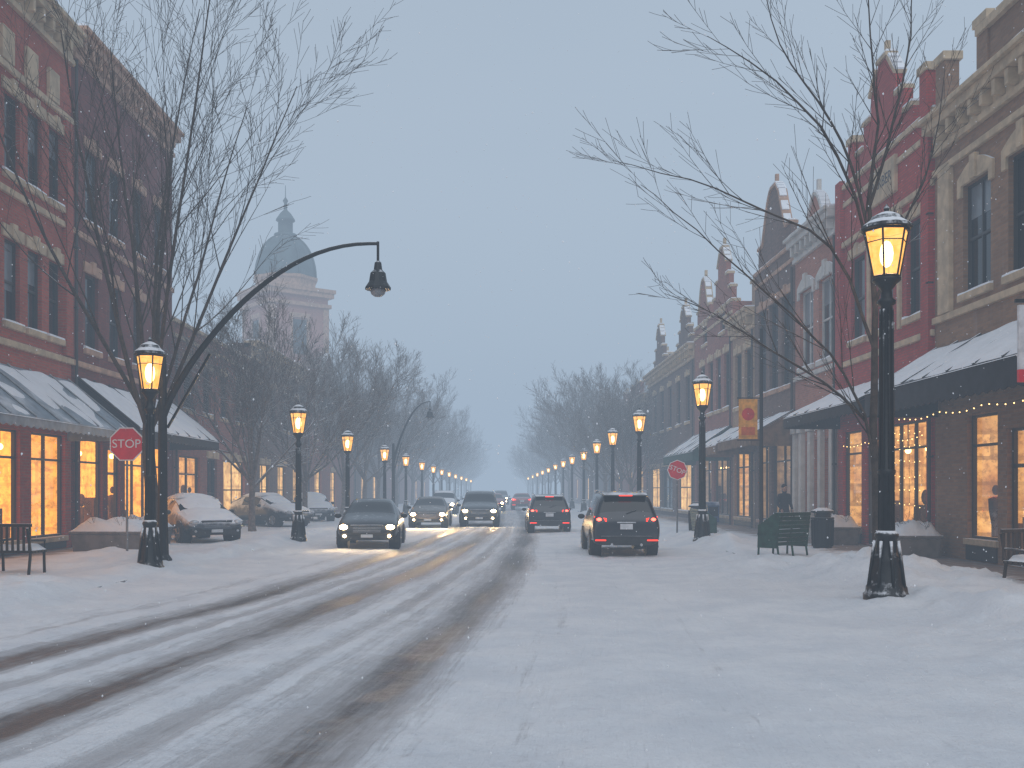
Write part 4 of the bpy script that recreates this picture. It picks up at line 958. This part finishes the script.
# ------------------------------------------------------------------ pedestrian
def person(x, y, rot, z):
    E = empty('pedestrian', (x, y, z), math.radians(rot))
    def skin(name, vs, es, rs, mat, root=0):
        me = bpy.data.meshes.new(name); me.from_pydata(vs, es, []); me.materials.append(mat)
        o = bpy.data.objects.new(name, me); COL.objects.link(o); o.parent = E
        md = o.modifiers.new('skin', 'SKIN'); 
        if not me.skin_vertices: 
            bm = bmesh.new(); bm.from_mesh(me); bm.verts.layers.skin.verify(); bm.to_mesh(me); bm.free()
        for i, r in enumerate(rs):
            me.skin_vertices[0].data[i].radius = r if isinstance(r, tuple) else (r, r)
            me.skin_vertices[0].data[i].use_root = (i == root)
        md.use_smooth_shade = True
        s = o.modifiers.new('sub', 'SUBSURF'); s.levels = s.render_levels = 2; return o
    COAT = pm('dark_coat', (.02, .02, .028), .85, 0, .3, 8); SKINM = pm('skin', (.42, .24, .17), .5, 0, .08, 10); TROU = pm('dark_trousers', (.015, .017, .025), .85)
    HAIR = pm('dark_knit_hat', (.03, .02, .02), .9)
    vs = [(0, 0, .95), (0, 0, 1.15), (0, .01, 1.35), (0, 0, 1.48), (0, -.01, 1.56), (.19, 0, 1.42), (.26, .02, 1.15), (.24, -.12, .95), (-.19, 0, 1.42), (-.26, .02, 1.15), (-.22, -.14, .97), (.09, 0, .86), (-.09, 0, .86), (.11, -.0, .70), (-.11, .0, .70)]
    es = [(0, 1), (1, 2), (2, 3), (3, 4), (2, 5), (5, 6), (6, 7), (2, 8), (8, 9), (9, 10), (0, 11), (0, 12), (11, 13), (12, 14)]
    skin('coat', vs, es, [(.17, .13), (.16, .12), (.17, .12), .075, .058, .075, .058, .042, .075, .058, .042, .13, .13, .125, .125], COAT)
    skin('legs', [(0, 0, .85), (.09, 0, .8), (.10, -.12, .46), (.10, -.08, .10), (.10, -.2, .05), (-.09, 0, .8), (-.10, .10, .46), (-.10, .22, .12), (-.10, .12, .05)],
         [(0, 1), (1, 2), (2, 3), (3, 4), (0, 5), (5, 6), (6, 7), (7, 8)], [.1, .09, .062, .05, .042, .09, .062, .05, .042], TROU)
    h = MB(); h.sph((0, -.015, 1.66), (.078, .098, .118), 0, 16, 12); h.sph((0, -.115, 1.65), (.014, .022, .02), 0); h.sph((.08, -.005, 1.65), (.012, .02, .03), 0); h.sph((-.08, -.005, 1.65), (.012, .02, .03), 0)
    h.sph((.03, -.104, 1.675), (.012, .008, .007), 2); h.sph((-.03, -.104, 1.675), (.012, .008, .007), 2); h.sph((0, -.104, 1.603), (.024, .01, .006), 3)
    h.lathe([(.085, 1.685), (.095, 1.70), (.092, 1.75), (.07, 1.79), (.02, 1.81)], 16, 1, (0, 0, 0))
    h.obj('head', E, [SKINM, HAIR, TRIMD, SIGNR], smooth=True)
    for s, w in ((1, (.24, -.12, .95)), (-1, (-.22, -.14, .97))):
        wv = Vector(w); vv = [tuple(wv), tuple(wv+Vector((0, -.03, -.07)))]; ee = [(0, 1)]; rr = [(.03, .02), (.038, .018)]
        for q, (dx, l) in enumerate([(-.028, .07), (-.009, .082), (.010, .078), (.028, .06)]):
            i = len(vv); a = wv+Vector((dx, -.04, -.10)); vv += [tuple(a), tuple(a+Vector((0, -.012, -l*.5))), tuple(a+Vector((0, .002, -l)))]; ee += [(1, i), (i, i+1), (i+1, i+2)]; rr += [.010, .009, .008]
        i = len(vv); a = wv+Vector((-s*.035, -.045, -.05)); vv += [tuple(a), tuple(a+Vector((-s*.015, -.02, -.045)))]; ee += [(0, i), (i, i+1)]; rr += [.012, .010]
        skin('hand', vv, ee, rr, SKINM)
person(9.55, 33.6, 20, .10)

# ------------------------------------------------------------------ falling snow
fs = MB(); rnd = random.Random(9)
for i in range(5200):
    y = 4.0+rnd.random()**1.2*45; x = rnd.uniform(-.62, .62)*y+rnd.uniform(-1, 1); z = rnd.uniform(0, 1.7+.52*y); r = rnd.uniform(.0024, .0050)*(1 if y < 12 else 1.7)
    a, b_ = rnd.uniform(-.3, .3), 1.4
    fs.add([(x-r, y, z), (x+r, y, z), (x, y-r, z), (x, y+r, z), (x+a*r, y, z-r*b_), (x-a*r, y, z+r*b_)], [(0, 2, 5), (2, 1, 5), (1, 3, 5), (3, 0, 5), (2, 0, 4), (1, 2, 4), (3, 1, 4), (0, 3, 4)])
fs.obj('falling_snow', None, [pm('snowflake', (.92, .92, .94), .9, 0, .02)], uv=False, recalc=False)

# ------------------------------------------------------------------ fog, sky, sun, camera
FOGC = (.36, .455, .575); DEN = .0064
m = bpy.data.materials.new('snow_haze'); m.use_nodes = True; nt = m.node_tree; nt.nodes.remove(nt.nodes['Principled BSDF'])
ab = N(nt, 'ShaderNodeVolumeAbsorption', {'Color': (0, 0, 0, 1), 'Density': DEN}); em = N(nt, 'ShaderNodeEmission', {'Color': c4(FOGC), 'Strength': DEN})  # haze emits its own colour in place of scattered daylight
ad = N(nt, 'ShaderNodeAddShader', {0: ab.outputs[0], 1: em.outputs[0]}); nt.links.new(ad.outputs[0], nt.nodes['Material Output'].inputs['Volume'])
fb = MB(); fb.box(-300, 300, -120, 700, -1, 48); fb.obj('fog', None, [m], uv=False)

w = bpy.data.worlds.new('World'); scene.world = w; w.use_nodes = True; nt = w.node_tree; bg = nt.nodes['Background']
sky = nt.nodes.new('ShaderNodeTexSky'); sky.sky_type = 'NISHITA'; sky.sun_disc = False; sky.sun_elevation = math.radians(12); sky.sun_rotation = math.radians(200)
sc_ = mixc(nt, 1.0, sky.outputs[0], (.02, .02, .02), 'MULTIPLY')
tc = nt.nodes.new('ShaderNodeTexCoord').outputs['Generated']
cl = noise_(nt, N(nt, 'ShaderNodeMapping', {'Vector': tc, 'Scale': (1, 1, 2.2)}).outputs[0], 1.4, 4, .5)
oc = mixc(nt, mrange(nt, cl, .3, .7), (.40, .465, .54), (.45, .515, .59))
tot = mixc(nt, 1.0, sc_, oc, 'ADD')
nt.links.new(tot, bg.inputs[0]); bg.inputs[1].default_value = 1.0
sd = bpy.data.lights.new('sun', 'SUN'); sd.energy = 1.15; sd.angle = math.radians(60); sd.color = (1, .95, .91)
so = bpy.data.objects.new('sun', sd); COL.objects.link(so); so.rotation_euler = (math.radians(45), math.radians(4), math.radians(0))
cd = bpy.data.cameras.new('camera'); cam = bpy.data.objects.new('camera', cd); COL.objects.link(cam)
cam.location = (0, 0, 1.7); cam.rotation_euler = (math.radians(90), 0, 0)
cd.sensor_width = 36; cd.lens = 1000/1024*36; cd.shift_y = 106/1024; cd.shift_x = 12/1024; cd.clip_end = 3000; cd.clip_start = .05
scene.camera = cam
